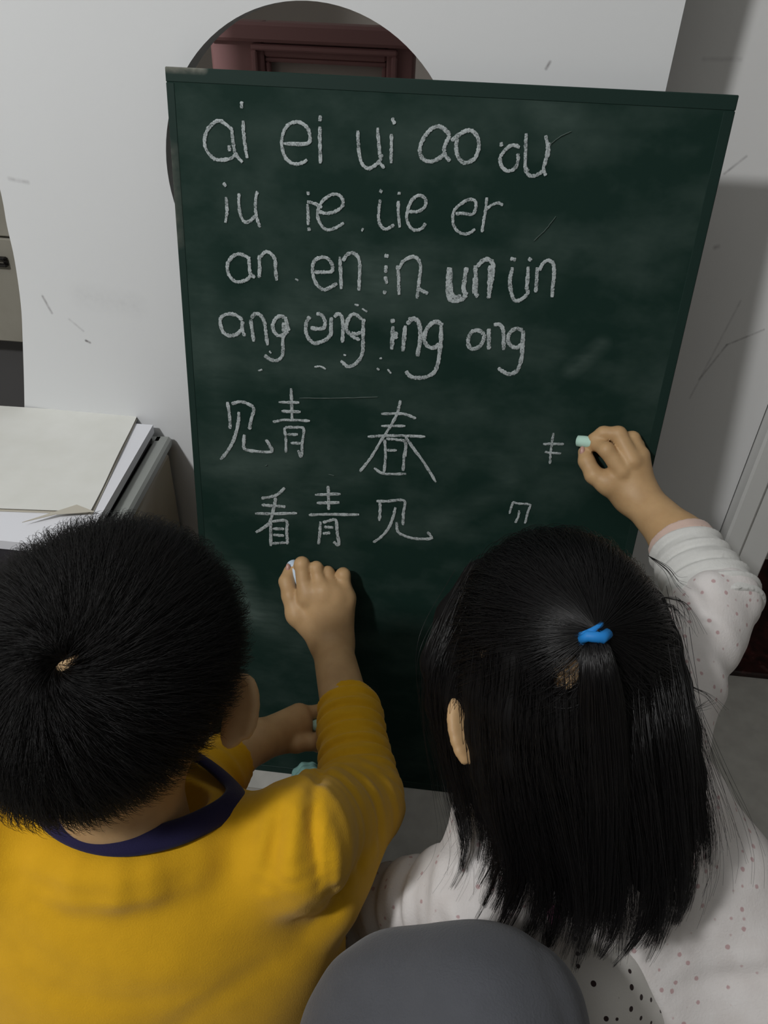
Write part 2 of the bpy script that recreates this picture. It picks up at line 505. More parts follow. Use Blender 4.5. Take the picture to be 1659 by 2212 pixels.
M_darkred = mat('dark_red_plastic', (0.05, 0.012, 0.014), 0.5)
M_mintcloth = mat('mint_tissue', (0.20, 0.36, 0.33), 0.8, 0.15)
M_red = mat('red_stripe', (0.30, 0.015, 0.04), 0.6)
M_booklet = mat('grey_paper', (0.33, 0.31, 0.28), 0.8)

# ================================================================ STRUCTURE
def plate(name, outline, y0, y1, mt, holes=(), parent=None):
    """A thick upright plate: outline and holes in x,z; front y0, back y1."""
    import mathutils
    loops = [list(outline)]+[list(h) for h in holes]
    flat = [Vector((x, z, 0)) for lp in loops for x, z in lp]
    tris = mathutils.geometry.tessellate_polygon([[Vector((x, z, 0)) for x, z in lp] for lp in loops])
    N = len(flat); v = [(p.x, y0, p.y) for p in flat]+[(p.x, y1, p.y) for p in flat]; f = []
    for a, b, c in tris:
        pa, pb, pc = flat[a], flat[b], flat[c]
        cr = (pb.x-pa.x)*(pc.y-pa.y)-(pb.y-pa.y)*(pc.x-pa.x)
        if cr < 0: a, b = b, a
        f.append((a, b, c)); f.append((N+c, N+b, N+a))
    k = 0
    for lp in loops:
        n = len(lp)
        area = sum(lp[i][0]*lp[(i+1) % n][1]-lp[(i+1) % n][0]*lp[i][1] for i in range(n))
        outer = (k == 0)
        for i in range(n):
            a, b = k+i, k+(i+1) % n
            ccw = area > 0
            if (ccw and outer) or (not ccw and not outer): f.append((b, a, N+a, N+b))
            else: f.append((a, b, N+b, N+a))
        k += n
    return obj(name, v, f, mt, parent, smooth=False)

CEIL = 2.6
fl = MB().box((0.0, -0.55, -0.05), (5.2, 6.6, 0.1)).build('floor', M_floor); tag(fl, kind='structure')
ce = MB().box((0.0, -0.55, CEIL+0.05), (5.2, 6.6, 0.1)).build('ceiling', M_ceil); tag(ce, kind='structure')
# white partition with a round opening and a curved left end
edge = [(-0.489,0.463),(-0.469,0.546),(-0.459,0.592),(-0.4525,0.643),(-0.451,0.679),(-0.448,0.723)]
edge = [(x-0.0035, z) for x, z in edge]
low = [(-0.585,0.0),(-0.575,0.12),(-0.550,0.25),(-0.520,0.36)]
crv = catmull(np.array(low+edge+[(-0.452,0.85),(-0.452,1.2)]), 5)
outline = [(0.194,0.0),(0.194,CEIL),(-0.452,CEIL)]+[(x, z) for x, z in crv[::-1]]
hc, hr = (-0.1245, 0.7425), 0.1452
hole = [(hc[0]+hr*math.cos(2*math.pi*i/96), hc[1]+hr*math.sin(2*math.pi*i/96)) for i in range(96)]
wb = plate('wall_back', outline, PW, PW+0.032, M_panel, [hole]); tag(wb, kind='structure')
# wall with the doorway, further back
wr_ = plate('wall_right', [(0.13,0),(0.428,0),(0.428,2.06),(2.5,2.06),(2.5,CEIL),(0.13,CEIL)], 0.275, 0.555, M_wall); tag(wr_, kind='structure')
pier = MB().box((1.95, 0.415, 1.03), (1.1, 0.28, 2.06)).build('wall_doorside', M_wall); tag(pier, kind='structure')
cs = MB().box((0.4425,0.263,1.03),(0.027,0.026,2.06),bev=0.003).box((0.4755,0.266,1.03),(0.039,0.020,2.06),bev=0.002)
cs.box((0.46,0.41,1.03),(0.06,0.27,2.05)).box((0.93,0.263,2.09),(1.0,0.026,0.06),bev=0.003)
cso = cs.build('trim_1', M_casing); tag(cso, kind='structure')
sill = MB().box((0.95, 0.43, 0.004), (0.92, 0.31, 0.012), bev=0.002).build('trim_2', M_sill); tag(sill, kind='structure')
for nm, c, sz, mt in [('wall_left', (-2.55,-0.55,1.3), (0.1,6.6,2.6), M_room), ('wall_side', (2.55,-0.55,1.3), (0.1,6.6,2.6), M_room),
                      ('wall_rear', (0,-3.8,1.3), (5.0,0.1,2.6), M_room), ('wall_far', (0,2.7,1.3), (5.0,0.1,2.6), M_brownwall)]:
    tag(MB().box(c, sz).build(nm, mt), kind='structure')

# ================================================================ THINGS BEYOND THE PARTITION
# maroon door seen through the round opening
DY = 0.62
def dd(x, y): p = at_y(x, y, DY); return p[0], p[2]
x0, x1 = dd(455,110)[0], dd(894,140)[0]
ztop, zpan = dd(690,52)[1], dd(690,128)[1]
door = empty('door_1', ((x0+x1)/2, DY, 0.0)); tag(door, kind='structure')
xi0, xi1 = dd(570,140)[0], dd(834,150)[0]
MB().box(((x0+xi0)/2, DY+.02, ztop/2), (xi0-x0, .04, ztop), bev=.003).build('door_stile', M_maroon, door)
MB().box(((x1+xi1)/2, DY+.02, ztop/2), (x1-xi1, .04, ztop), bev=.003).build('door_stile', M_maroon, door)
MB().box(((xi0+xi1)/2, DY+.021, (ztop+zpan)/2), (xi1-xi0, .04, ztop-zpan), bev=.003).build('door_rail', M_maroon, door)
MB().box(((xi0+xi1)/2, DY+.021, .05), (xi1-xi0, .04, .10), bev=.003).build('door_rail', M_maroon, door)
MB().box(((xi0+xi1)/2, DY+.030, zpan/2+.05), (xi1-xi0, .015, zpan-.1)).build('door_panel', M_taupe, door)
def rect_frame(mb, xa, xb, za, zb, w, yc, d):
    mb.box(((xa+xb)/2, yc, zb-w/2), (xb-xa, d, w), bev=.002); mb.box(((xa+xb)/2, yc, za+w/2), (xb-xa, d, w), bev=.002)
    mb.box((xa+w/2, yc, (za+zb)/2), (w, d, zb-za-2*w), bev=.002); mb.box((xb-w/2, yc, (za+zb)/2), (w, d, zb-za-2*w), bev=.002)
    return mb
rect_frame(MB(), xi0-.016, xi1+.016, .09, zpan+.016, .008, DY-.003, .012).build('door_moulding', M_maroon, door)
rect_frame(MB(), xi0, xi1, .10, zpan, .007, DY+.014, .014).build('door_moulding', M_maroon, door)
MB().box(((x0+x1)/2, DY-.004, ztop-.012), (x1-x0, .020, .024), bev=.004).build('door_cap', M_maroon, door)
# cream cabinet with black pulls at the far left
cab = empty('cabinet', (-0.95, 0.66, 0.0))
tag(cab, 'cream cabinet with thin black pulls past the left end of the white partition', 'cabinet')
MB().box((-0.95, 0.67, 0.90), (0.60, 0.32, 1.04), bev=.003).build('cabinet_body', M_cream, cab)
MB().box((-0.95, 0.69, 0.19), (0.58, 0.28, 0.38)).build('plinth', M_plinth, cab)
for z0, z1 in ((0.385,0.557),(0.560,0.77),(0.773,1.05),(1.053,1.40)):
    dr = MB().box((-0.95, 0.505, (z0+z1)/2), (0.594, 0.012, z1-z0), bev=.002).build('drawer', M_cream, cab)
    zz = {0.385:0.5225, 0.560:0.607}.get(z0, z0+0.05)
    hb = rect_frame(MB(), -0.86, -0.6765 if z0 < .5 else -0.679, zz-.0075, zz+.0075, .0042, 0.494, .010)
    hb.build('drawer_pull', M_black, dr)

# ================================================================ CHALKBOARD
Rb = np.stack([bu, bv, -bn], 1)        # local x = u, y = v, z = into the board
cb = empty('chalkboard', (0, 0.0, 0))
tag(cb, 'green chalkboard covered in chalk writing, leaning upright against the white partition', 'chalkboard')
MB().box(board(0, BH/2, -BT/2-.0002), (BW-.003, BH-.003, BT-.001), Rb).build('slate', M_slate, cb)
for c, sz in ((board(0, BH-.006, -.0058), (BW, .012, .0112)), (board(0, .006, -.0058), (BW, .012, .0112)),
              (board(-BW/2+.004, BH/2, -.0058), (.008, BH-.024, .0112)), (board(BW/2-.005, BH/2, -.0058), (.010, BH-.024, .0112))):
    MB().box(c, sz, Rb, bev=.0008).build('frame_strip', M_frame, cb)
STROKES = [["l",30,[[[-1899,7995],[-1968,8044],[-2027,8065],[-2095,8028],[-2148,7964],[-2170,7876],[-2142,7799],[-2083,7748],[-2005,7742],[-1926,7761],[-1880,7793]],[[-1905,7995],[-1898,7899],[-1880,7802],[-1816,7732]],[[-1938,7868],[-1934,7819]],[[-1798,8076],[-1796,7971],[-1784,7856],[-1770,7769]],[[-1803,8230],[-1810,8174]]]],["l",30,[[[-1425,7908],[-1207,7919],[-1181,7982],[-1208,8052],[-1294,8090],[-1380,8063],[-1430,7989],[-1442,7902],[-1416,7807],[-1372,7760],[-1306,7744],[-1240,7762],[-1207,7788]],[[-1090,8063],[-1088,7911],[-1081,7760]],[[-1088,8152],[-1088,8105]]]],["l",28,[[[-2009,7546],[-1982,7517]],[[-1986,7425],[-1983,7311],[-2003,7194]],[[-1860,7463],[-1864,7359],[-1850,7266],[-1812,7211],[-1754,7230],[-1712,7274]],[[-1683,7493],[-1704,7379],[-1695,7265],[-1664,7172]]]],["l",28,[[[-1195,7515],[-1195,7485]],[[-1200,7408],[-1194,7305],[-1194,7221]],[[-1188,7200],[-1182,7169]],[[-1206,7428],[-1139,7416],[-1060,7385]],[[-1093,7352],[-1025,7335],[-925,7362],[-865,7417],[-877,7482],[-945,7509],[-1027,7469],[-1082,7404],[-1104,7320],[-1081,7249],[-1035,7199],[-978,7192],[-899,7228],[-850,7262]],[[-679,7215],[-662,7206]]]],["l",29,[[[-743,8048],[-732,7919],[-708,7805],[-668,7755],[-616,7746],[-553,7790],[-517,7838]],[[-566,8079],[-548,7951],[-530,7849]],[[-542,7837],[-505,7862]],[[-554,7813],[-487,7753]],[[-438,8035],[-432,7923],[-428,7797]],[[-439,8163],[-411,8115]]]],["l",33,[[[88,8050],[34,8097],[-17,8117],[-84,8092],[-136,8033],[-168,7959],[-169,7891],[-121,7836],[-44,7834],[28,7878],[57,7908]],[[88,8050],[52,7970],[51,7902],[107,7842]],[[105,8006],[163,8054],[221,8090],[283,8093],[338,8040],[353,7962],[330,7882],[284,7846],[234,7837],[180,7874],[154,7952],[153,8031]]]],["l",29,[[[546,8017],[556,7984]],[[717,7986],[653,8000],[596,7964],[554,7894],[575,7827],[630,7789],[690,7810],[714,7868],[708,7936]],[[757,8099],[772,7961],[789,7815],[840,7760],[907,7775],[952,7812]],[[817,7794],[788,7826]],[[930,8091],[962,7993],[959,7892],[950,7823],[977,7768]],[[968,8038],[974,7915]]]],["l",28,[[[-523,7563],[-496,7552]],[[-340,7561],[-339,7537]],[[-513,7485],[-521,7388],[-517,7302],[-481,7242],[-434,7233],[-370,7274]],[[-342,7483],[-336,7374],[-316,7252]],[[-239,7398],[-154,7403],[-92,7449],[-90,7509],[-138,7542],[-201,7515],[-242,7440],[-255,7342],[-224,7270],[-169,7236],[-104,7259],[-74,7304]]]],["l",26,[[[198,7405],[276,7410],[354,7408],[380,7464],[368,7523],[309,7532],[242,7492],[183,7429],[178,7343],[211,7271],[280,7232],[345,7242],[393,7282]],[[473,7559],[473,7445],[464,7348],[461,7256]],[[461,7433],[513,7490],[574,7517],[627,7502]]]],["l",32,[[[-1771,6875],[-1829,6902],[-1881,6913],[-1941,6890],[-1992,6831],[-2005,6770],[-1987,6700],[-1935,6652],[-1870,6652],[-1804,6681],[-1771,6719]],[[-1782,6875],[-1780,6775],[-1770,6735],[-1729,6697]],[[-1680,6916],[-1678,6801],[-1686,6700]],[[-1670,6897],[-1616,6950],[-1563,6938],[-1522,6881],[-1518,6782],[-1509,6686]]]],["l",32,[[[-1131,6792],[-1047,6797],[-963,6808],[-954,6868],[-997,6925],[-1054,6936],[-1122,6907],[-1148,6846],[-1142,6756],[-1099,6667],[-1034,6631],[-971,6656],[-903,6701]],[[-882,6952],[-869,6804],[-860,6648]],[[-850,6915],[-810,6976],[-759,6994],[-706,6963],[-683,6876],[-684,6756],[-685,6644]]]],["l",35,[[[-1868,6269],[-1927,6313],[-1993,6324],[-2060,6308],[-2101,6263],[-2099,6187],[-2069,6124],[-2003,6101],[-1935,6123],[-1888,6170]],[[-1868,6263],[-1877,6182],[-1852,6107]],[[-1785,6285],[-1772,6178],[-1759,6059]],[[-1779,6296],[-1739,6342],[-1684,6335],[-1642,6263],[-1628,6145],[-1614,6031]],[[-1411,6312],[-1466,6340],[-1521,6315],[-1555,6248],[-1545,6184],[-1501,6139],[-1435,6160],[-1401,6195]],[[-1422,6311],[-1406,6259],[-1418,6194],[-1452,6115],[-1453,5994],[-1465,5926],[-1528,5877],[-1595,5888],[-1650,5923]],[[-1444,6278],[-1446,6181]],[[-1417,6280],[-1390,6196]]]],["l",35,[[[-1166,6244],[-1095,6239],[-1029,6254],[-1019,6319],[-1053,6380],[-1107,6392]],[[-1172,6356],[-1209,6295],[-1215,6208],[-1187,6135],[-1126,6090],[-1049,6112],[-984,6155],[-958,6206]],[[-955,6366],[-956,6281],[-952,6174]],[[-923,6368],[-891,6402],[-853,6384],[-835,6300],[-833,6204],[-836,6117]],[[-643,6367],[-720,6414],[-772,6379],[-797,6303],[-790,6240],[-734,6190],[-657,6158]],[[-627,6374],[-629,6273],[-624,6133],[-630,6013],[-682,5920],[-769,5874],[-848,5929]],[[-746,6221],[-692,6215],[-649,6239]]]],["l",31,[[[-448,6990],[-406,6987]],[[-426,6901],[-428,6832]],[[-433,6797],[-411,6729]],[[-432,6663],[-426,6628]],[[-319,6908],[-301,6806],[-295,6713],[-284,6632]],[[-305,6874],[-262,6951],[-181,6996],[-121,6977],[-92,6900],[-96,6796],[-101,6703],[-107,6608]],[[-101,6703],[-39,6678],[-2,6663]]]],["l",40,[[[179,6923],[184,6803],[189,6676],[231,6614],[291,6612],[348,6646],[368,6688]],[[192,6918],[216,6713],[264,6646],[323,6661]],[[349,6934],[341,6837],[341,6721],[375,6677]],[[429,6956],[449,6821],[463,6694],[489,6673]],[[435,6843],[445,6693]],[[448,6946],[500,7006],[557,7015],[598,6967],[599,6854],[589,6738],[592,6657]],[[569,6965],[591,6715]]]],["l",33,[[[752,7039],[805,7031]],[[927,7028],[946,7057]],[[785,6962],[773,6877],[785,6774],[820,6684],[860,6652],[916,6679],[956,6728],[952,6763]],[[928,6977],[938,6865],[940,6762]],[[1015,6977],[1026,6859],[1031,6745]],[[1036,6951],[1067,7020],[1109,7045],[1160,7015],[1181,6915],[1185,6813],[1194,6710]]]],["l",39,[[[-355,6369],[-312,6378]],[[-328,6322],[-328,6204],[-327,6085]],[[-294,6269],[-296,6194]],[[-205,6337],[-210,6213],[-214,6075]],[[-187,6350],[-142,6402],[-86,6394],[-56,6323],[-48,6213],[-61,6036]],[[-178,6400],[-106,6417]],[[168,6364],[104,6396],[45,6367],[2,6291],[-4,6204],[38,6144],[100,6137],[147,6178]],[[150,6363],[161,6228],[159,6104],[151,5976],[121,5884],[37,5826],[-64,5811],[-128,5826],[-170,5874]]]],["l",37,[[[589,6309],[524,6341],[465,6325],[435,6261],[442,6187],[483,6153],[553,6183],[583,6248],[589,6309]],[[625,6367],[636,6264],[648,6160]],[[669,6406],[722,6416],[764,6371],[781,6275],[795,6165]],[[957,6373],[895,6387],[839,6346],[824,6278],[855,6219],[919,6199],[962,6239]],[[963,6373],[974,6240],[982,6092],[960,5976],[892,5926],[828,5940],[762,5980]]]],["c",35,[[[-2068,5384],[-2052,5216],[-2051,5077]],[[-2022,5364],[-1935,5396],[-1842,5380],[-1781,5329],[-1817,5188],[-1836,5088]],[[-1947,5282],[-1961,5143],[-2016,4955],[-2104,4795],[-2181,4702]],[[-1894,5024],[-1905,4932],[-1900,4856],[-1812,4839],[-1603,4849],[-1618,4924],[-1656,4987]]]],["c",29,[[[-1371,5592],[-1368,5451],[-1361,5227]],[[-1507,5427],[-1283,5442]],[[-1477,5327],[-1268,5340]],[[-1573,5198],[-1439,5232],[-1167,5247]],[[-1448,5146],[-1434,5007],[-1435,4856]],[[-1440,5147],[-1346,5155],[-1237,5149],[-1252,4990],[-1260,4821],[-1300,4894]],[[-1417,5067],[-1299,5077]],[[-1379,4971],[-1268,4977]]]],["c",29,[[[-207,5556],[-230,5421],[-283,5289],[-381,5102],[-495,4875],[-607,4703]],[[-402,5390],[-168,5410],[-30,5371]],[[-396,5255],[-137,5277]],[[-536,5121],[-260,5158],[83,5176]],[[-130,5157],[-37,5034],[99,4863],[240,4655]],[[-350,5104],[-332,4907],[-338,4712]],[[-335,5114],[-227,5115],[-126,5092],[-131,4926],[-128,4757]],[[-118,5092],[-115,4927]],[[-321,4983],[-212,4990]],[[-451,4761],[-338,4703],[-95,4726]]]],["c",34,[[[-1451,4424],[-1537,4331],[-1623,4292],[-1723,4263]],[[-1559,4290],[-1575,4187],[-1614,4025],[-1666,3923],[-1800,3812]],[[-1725,4180],[-1553,4182],[-1446,4185]],[[-1803,4061],[-1555,4084],[-1311,4116]],[[-1622,3976],[-1628,3649]],[[-1607,3978],[-1441,4003],[-1435,3866],[-1429,3695]],[[-1602,3881],[-1464,3896]],[[-1596,3801],[-1465,3806]],[[-1613,3684],[-1444,3715]]]],["c",34,[[[-958,4495],[-952,4358],[-945,4196]],[[-1106,4369],[-813,4410]],[[-1084,4268],[-824,4302]],[[-1175,4105],[-969,4135],[-595,4169]],[[-1039,4036],[-1045,3875],[-1058,3735]],[[-1010,4023],[-940,4055],[-862,4071],[-844,3929],[-819,3752],[-885,3786]],[[-995,3969],[-888,3972]],[[-1009,3879],[-923,3901]]]],["c",31,[[[-366,4363],[-360,4247],[-361,4114]],[[-407,4359],[-276,4372],[-98,4397],[-95,4243],[-90,4087]],[[-189,4304],[-209,4169],[-258,4022],[-337,3902],[-419,3828]],[[-164,4119],[-144,4002],[-70,3954],[59,3928],[233,3946],[230,3986],[192,4029]]]],["c",24,[[[1416,5338],[1417,5200],[1420,5094],[1432,4986]],[[1328,5203],[1421,5215],[1541,5222]],[[1357,5116],[1423,5112],[1529,5114]]]],["c",25,[[[1104,4502],[1091,4442],[1082,4352]],[[1097,4501],[1154,4487],[1285,4485],[1281,4415],[1265,4249]],[[1182,4405],[1182,4327],[1158,4246]]]],["s",7,[[[971,8016],[1058,8087],[1148,8135]],[[1122,7435],[1038,7309],[949,7211]]]],["s",18,[[[-1322,6714],[-1290,6700]],[[-723,6508],[-680,6501]],[[-647,6472],[-593,6444]],[[-1722,5754],[-1677,5769]],[[-1124,5841],[-1058,5852],[-1001,5828]],[[-471,5881],[-448,5866]],[[-1599,5972],[-1577,5951]],[[-822,5992],[-794,5989]]]],["s",19,[[[-468,5870],[-443,5865]],[[-360,5878],[-320,5836]],[[-448,5981],[-423,5989]]]],["s",10,[[[-1283,5490],[-886,5523],[-449,5572]],[[-955,4636],[-891,4625]],[[-1671,4672],[-1647,4683]]]]]
for kind, w, strokes in STROKES:
    mb = MB()
    for st in strokes:
        pts = catmull(np.array(st, float)*1e-4, 7) if len(st) > 2 else np.linspace(st[0], st[1], 9)*1e-4
        if len(st) == 2 and np.linalg.norm(pts[-1]-pts[0]) < 1e-3: continue
        n = len(pts); wd = w*1e-4*0.52
        v = []
        for i in range(n):
            tg = unit(pts[min(i+1, n-1)]-pts[max(i-1, 0)]); nr = np.array([-tg[1], tg[0]])
            k = wd*(0.78+0.42*random.random())*(0.65 if i in (0, n-1) else 1.0)
            p = pts[i]+nr*random.uniform(-1,1)*2e-4
            v += [board(*(p+nr*k), .0004+.0003*0), board(*(p-nr*k), .0004), board(*(p+nr*k*.5), .0006), board(*(p-nr*k*.5), .0006)]
        f = []
        for i in range(n-1):
            a, b = 4*i, 4*i+4
            f += [(a, a+2, b+2, b), (a+2, a+3, b+3, b+2), (a+3, a+1, b+1, b+3)]
        mb.add(v, f)
    o = mb.build({'l': 'chalk_syllable', 'c': 'chalk_character', 's': 'chalk_ticks'}[kind], M_faint if w < 12 else M_chalk, cb)
    if kind == 's': tag(o, kind='stuff')

# ================================================================ DESK-HIGH BOX WITH PAPERS, left
XB, YB = -0.3065, 0.158
bx = empty('storage_box', (-0.50, 0.02, 0))
tag(bx, 'smoky brown box with grey rim against the white partition, under the papers', 'box')
MB().box((-0.512, 0.016, 0.211), (0.404, 0.276, 0.422), bev=.006).rot((XB, YB), .062).build('box_body', M_brown, bx)
rect_frame2 = MB()
def rim_box(mb, z, h):
    mb.box((XB-.010, 0.016, z), (.020, 0.288, h), bev=.003); mb.box((-0.718, 0.016, z), (.020, 0.288, h), bev=.003)
    mb.box((-0.512, YB-.007, z), (.392, .016, h), bev=.003); mb.box((-0.512, -.120, z), (.392, .016, h), bev=.003)
    return mb
rim_box(MB(), 0.431, 0.014).rot((XB, YB), .062).build('box_rim', M_rim, bx)
MB().box((-0.512, 0.016, 0.428), (0.376, 0.25, 0.010)).rot((XB, YB), .062).build('box_lid', M_blackfelt, bx)
MB().box((-0.512, -.129, 0.20), (0.36, 0.004, 0.34), bev=.001).rot((XB, YB), .062).build('box_front', M_darkred, bx)

def sheet(name, corners, th, mt, label, wave=0.0, n=14, lift=None):
    c = np.array(corners, float); v = []
    for k in (0, 1):
        for i in range(n+1):
            for j in range(n+1):
                a, b = i/n, j/n
                p = c[0]*(1-a)*(1-b)+c[1]*a*(1-b)+c[2]*a*b+c[3]*(1-a)*b
                z = wave*(math.sin(5*a+3*b)+0.7*math.sin(9*b-4*a+1)+1.7)
                if lift: z += lift(a, b)
                v.append(p+np.array([0, 0, z+(th if k == 0 else 0)]))
    N = (n+1)**2; f = []
    for i in range(n):
        for j in range(n):
            q = (i*(n+1)+j, (i+1)*(n+1)+j, (i+1)*(n+1)+j+1, i*(n+1)+j+1)
            f.append(q); f.append(tuple(N+x for x in q[::-1]))
    rim = [(i, 0) for i in range(n)]+[(n, j) for j in range(n)]+[(i, n) for i in range(n, 0, -1)]+[(0, j) for j in range(n, 0, -1)]
    rid = [i*(n+1)+j for i, j in rim]
    for q in range(len(rid)):
        a, b = rid[q], rid[(q+1) % len(rid)]
        f.append((a, N+a, N+b, b))
    o = obj(name, v, f, mt, smooth=False); tag(o, label, 'paper'); return o
zs = 0.4385
def zz(x, y, z): return at_z(x, y, z)
A = zz(337,912,zs+.016)
tag(MB().box((-0.512, 0.012, zs+.002), (0.372, 0.268, 0.004), bev=.001).rot((XB, YB), .062).build('folder', M_blackfelt),
    'black flat folder under the white paper on the brown box', 'folder')
wc = [(-0.70,-0.083), (-0.3085,-0.083), (-0.3265,0.156), (-0.70,0.152)]
sheet('drawing_paper', [(x, y, zs+.0045) for x, y in wc], .0105, M_sheet, 'thick white pad of paper under the cream sheets on the box')
z2 = zs+.0153
c2 = [np.array([-0.70, -0.066, z2]), np.array([-0.372, -0.063, z2]), np.array([-0.3445, 0.157, z2]), np.array([-0.70, 0.146, z2])]
c2[1] = zz(200,1112,z2); c2[2] = zz(301,899,z2)
sheet('cream_sheet', c2, .0006, M_paper_shaded, 'creased cream sheet peeking out under the top cream sheet', .0004)
z3 = z2+.0016
c3 = [np.array([-0.70, -0.062, z3]), zz(196,1108,z3), zz(299,898,z3), np.array([-0.70, 0.150, z3])]
top_sheet = sheet('cream_sheet', c3, .0007, M_paper, 'topmost cream sheet of paper on the box at the left', .0008, 18,
      lambda a, b: .010*max(0, b-.6)*max(0, .75-a)*2+.007*max(0, .25-b)*max(0, a-.35))

tri = [at_z(x, y, z3+.0035) for x, y in ((166,1091), (204,1106), (48,1129), (120,1112))]
tri = [tri[0], tri[1], tri[3], tri[2]]
fv = [p+np.array([0,0,d]) for d in (0, .0007) for p in tri]
obj('folded_corner', fv, [(0,1,2),(0,2,3),(6,5,4),(7,6,4),(0,4,5,1),(1,5,6,2),(2,6,7,3),(3,7,4,0)], M_paper_shaded, top_sheet, smooth=False)
# ================================================================ FLOOR ITEMS
def lump(c, r, seed, amp=.35, sq=(1,1,.8), h=.0022):
    g = np.random.default_rng(seed); c = np.asarray(c, float)
    parts = [El(c, np.eye(3), np.array(sq)*r)]
    for _ in range(9):
        q = unit(g.normal(size=3)); parts.append(El(c+q*np.array(sq)*r*.75, np.eye(3), np.full(3, r*(.25+amp*g.random()))))
    t = Disp(Un(.006, parts), lambda p: .0022*np.sin(260*p[:,0]+140*p[:,2])*np.sin(230*p[:,1]+90*p[:,0]))
    return surface(t, c-r*2.0, c+r*2.0, h)
bag_c = P(672, 1664, .935); bag_c[2] = .052
v, f = lump(bag_c, .040, 5, .30, (.62,.52,1.1))
v[:,2] = np.maximum(v[:,2], 0.0005)
tag(obj('plastic_bag', v, f, M_mintcloth), 'crumpled mint bag below the hand, at the foot of the board', 'bag')
bk = empty('booklet', at_z(565,1725,0.0))
tag(bk, 'pale booklet with a red stripe on the floor beside the boy shoulder', 'booklet')
bc = at_z(560,1735,0.0)
MB().box(bc+np.array([0,-.025,.004]), (0.15, 0.085, 0.008), bev=.001).build('booklet_pages', M_booklet, bk)
MB().box(bc+np.array([0,.003,.0083]), (0.16, 0.006, 0.0008)).build('red_stripe', M_red, bk)

# ================================================================ PEOPLE
def frame_axes(f, up):
    f = unit(f); r = unit(np.cross(f, up)); u = np.cross(r, f); return r, f, u

def finger(pts, k=.0035):
    ps, rs = [], [q[3] for q in pts]
    for x, y, z, r in pts:              # fingertips rest on the slate, never in it
        p = P(x, y, z); gap = p@bn-(r+.0012)
        if gap < 0: p = p-ray(x, y)*(gap/(ray(x, y)@bn))
        ps.append(p)
    return Un(k, [Rc(ps[i], ps[i+1], rs[i], rs[i+1]) for i in range(len(ps)-1)])

def head_parts(C, r, f, u, s=1.0):
    ax = np.array([r, f, u])
    sk = [El(C, ax, np.array([.072, .088, .086])*s), El(C+f*.028*s-u*.050*s, ax, np.array([.056, .060, .062])*s),
          El(C+f*.062*s-u*.083*s, ax, np.array([.026, .022, .018])*s)]
    face = [Rc(C+f*.086*s-u*.010*s, C+f*.099*s-u*.038*s, .006*s, .010*s)]
    for sg in (-1, 1):
        face.append(El(C+f*.068*s-u*.045*s+r*sg*.034*s, ax, np.array([.020, .018, .018])*s))
        face.append(Rc(C+f*.080*s-u*.002*s+r*sg*.014*s, C+f*.072*s-u*.001*s+r*sg*.040*s, .007*s, .006*s))
    face.append(Rc(C+f*.086*s-u*.062*s-r*.014*s, C+f*.086*s-u*.062*s+r*.014*s, .0065*s, .0065*s))
    return Un(.012*s, sk+face), ax
def eyes(C, r, f, u, parent):
    for sg in (-1, 1):
        c = C+f*.0785-u*.018+r*sg*.030
        v, q = surface(El(c, np.array([r, f, u]), np.array([.012, .008, .005])), c-.016, c+.016, .0016)
        obj('eye', v, q, M_eye, parent)

def ear(c, out, up, fw, s=1.0):
    """cup-shaped ear: out = away from the head"""
    back = unit(out*.9-fw*.45)          # the ear stands off, opening forward
    n = unit(np.cross(up, np.cross(back, up)))
    ax = np.array([unit(np.cross(up, n)), n, up])
    pan = unit(np.cross(n, up))
    body = El(c, np.array([pan, back, up]), np.array([.005, .0155, .0285])*s)
    lobe = El(c-up*.021*s-back*.005*s, np.array([pan, back, up]), np.array([.005, .009, .011])*s)
    pts = [c+up*(.0265*math.sin(a))*s+back*(.0145*math.cos(a))*s for a in np.radians(np.arange(-40, 175, 18))]
    rim = Un(.002, [Rc(pts[i], pts[i+1], .0038*s, .0038*s) for i in range(len(pts)-1)])
    return Un(.004, [body, lobe, rim])

def hair_curves(name, strands, mt, parent, r0=.00011, r1=.00003):
    n = len(strands); lens = [len(q) for q in strands]
    cu = bpy.data.hair_curves.new(name)
    cu.add_curves(lens)
    pos = np.concatenate(strands); org = ORIGIN[parent]
    cu.attributes['position'].data.foreach_set('vector', (pos-org).astype(np.float32).ravel())
    rad = np.concatenate([np.linspace(r0, r1, k) for k in lens]).astype(np.float32)
    at = cu.attributes.get('radius') or cu.attributes.new('radius', 'FLOAT', 'POINT')
    at.data.foreach_set('value', rad)
    cu.materials.append(mt)
    return link(name, cu, org, parent)

# ---------------------------------------------------------------- boy in mustard
BC = P(238, 1442, .492)
br, bf, bup = frame_axes(np.array([math.sin(.26), math.cos(.26), -.16]), np.array([.05, 0, 1.0]))
NB = P(292, 1795, .545)
head, bax = head_parts(BC, br, bf, bup)
ear_c = P(517, 1535, .525)
ear_b = ear(ear_c, unit(CR*.95-CU*.1+CF*.1), unit(CU*.97+CF*.2+CR*.10), CF, .84)
ear_l = ear(BC-br*.077-bup*.015, -br, bup, bf)
SR, SL = P(634, 1826, .555), P(-60, 1815, .535)
EL, WR = P(780, 1728, .690), P(716, 1390, .862)
ELL, WRL = P(360, 1770, .635), P(556, 1600, .755)
PEL = np.array([-.185, -.395, .07])
CH = NB*.58+PEL*.42
tors = [Rc(CH, PEL, .088, .100, None, (unit(np.cross(PEL-CH, [1, .1, 0])), .62)),
        Rc(NB-np.array([0, -.01, .084]), SR, .030, .035), Rc(NB-np.array([0, -.01, .068]), SL, .040, .038)]
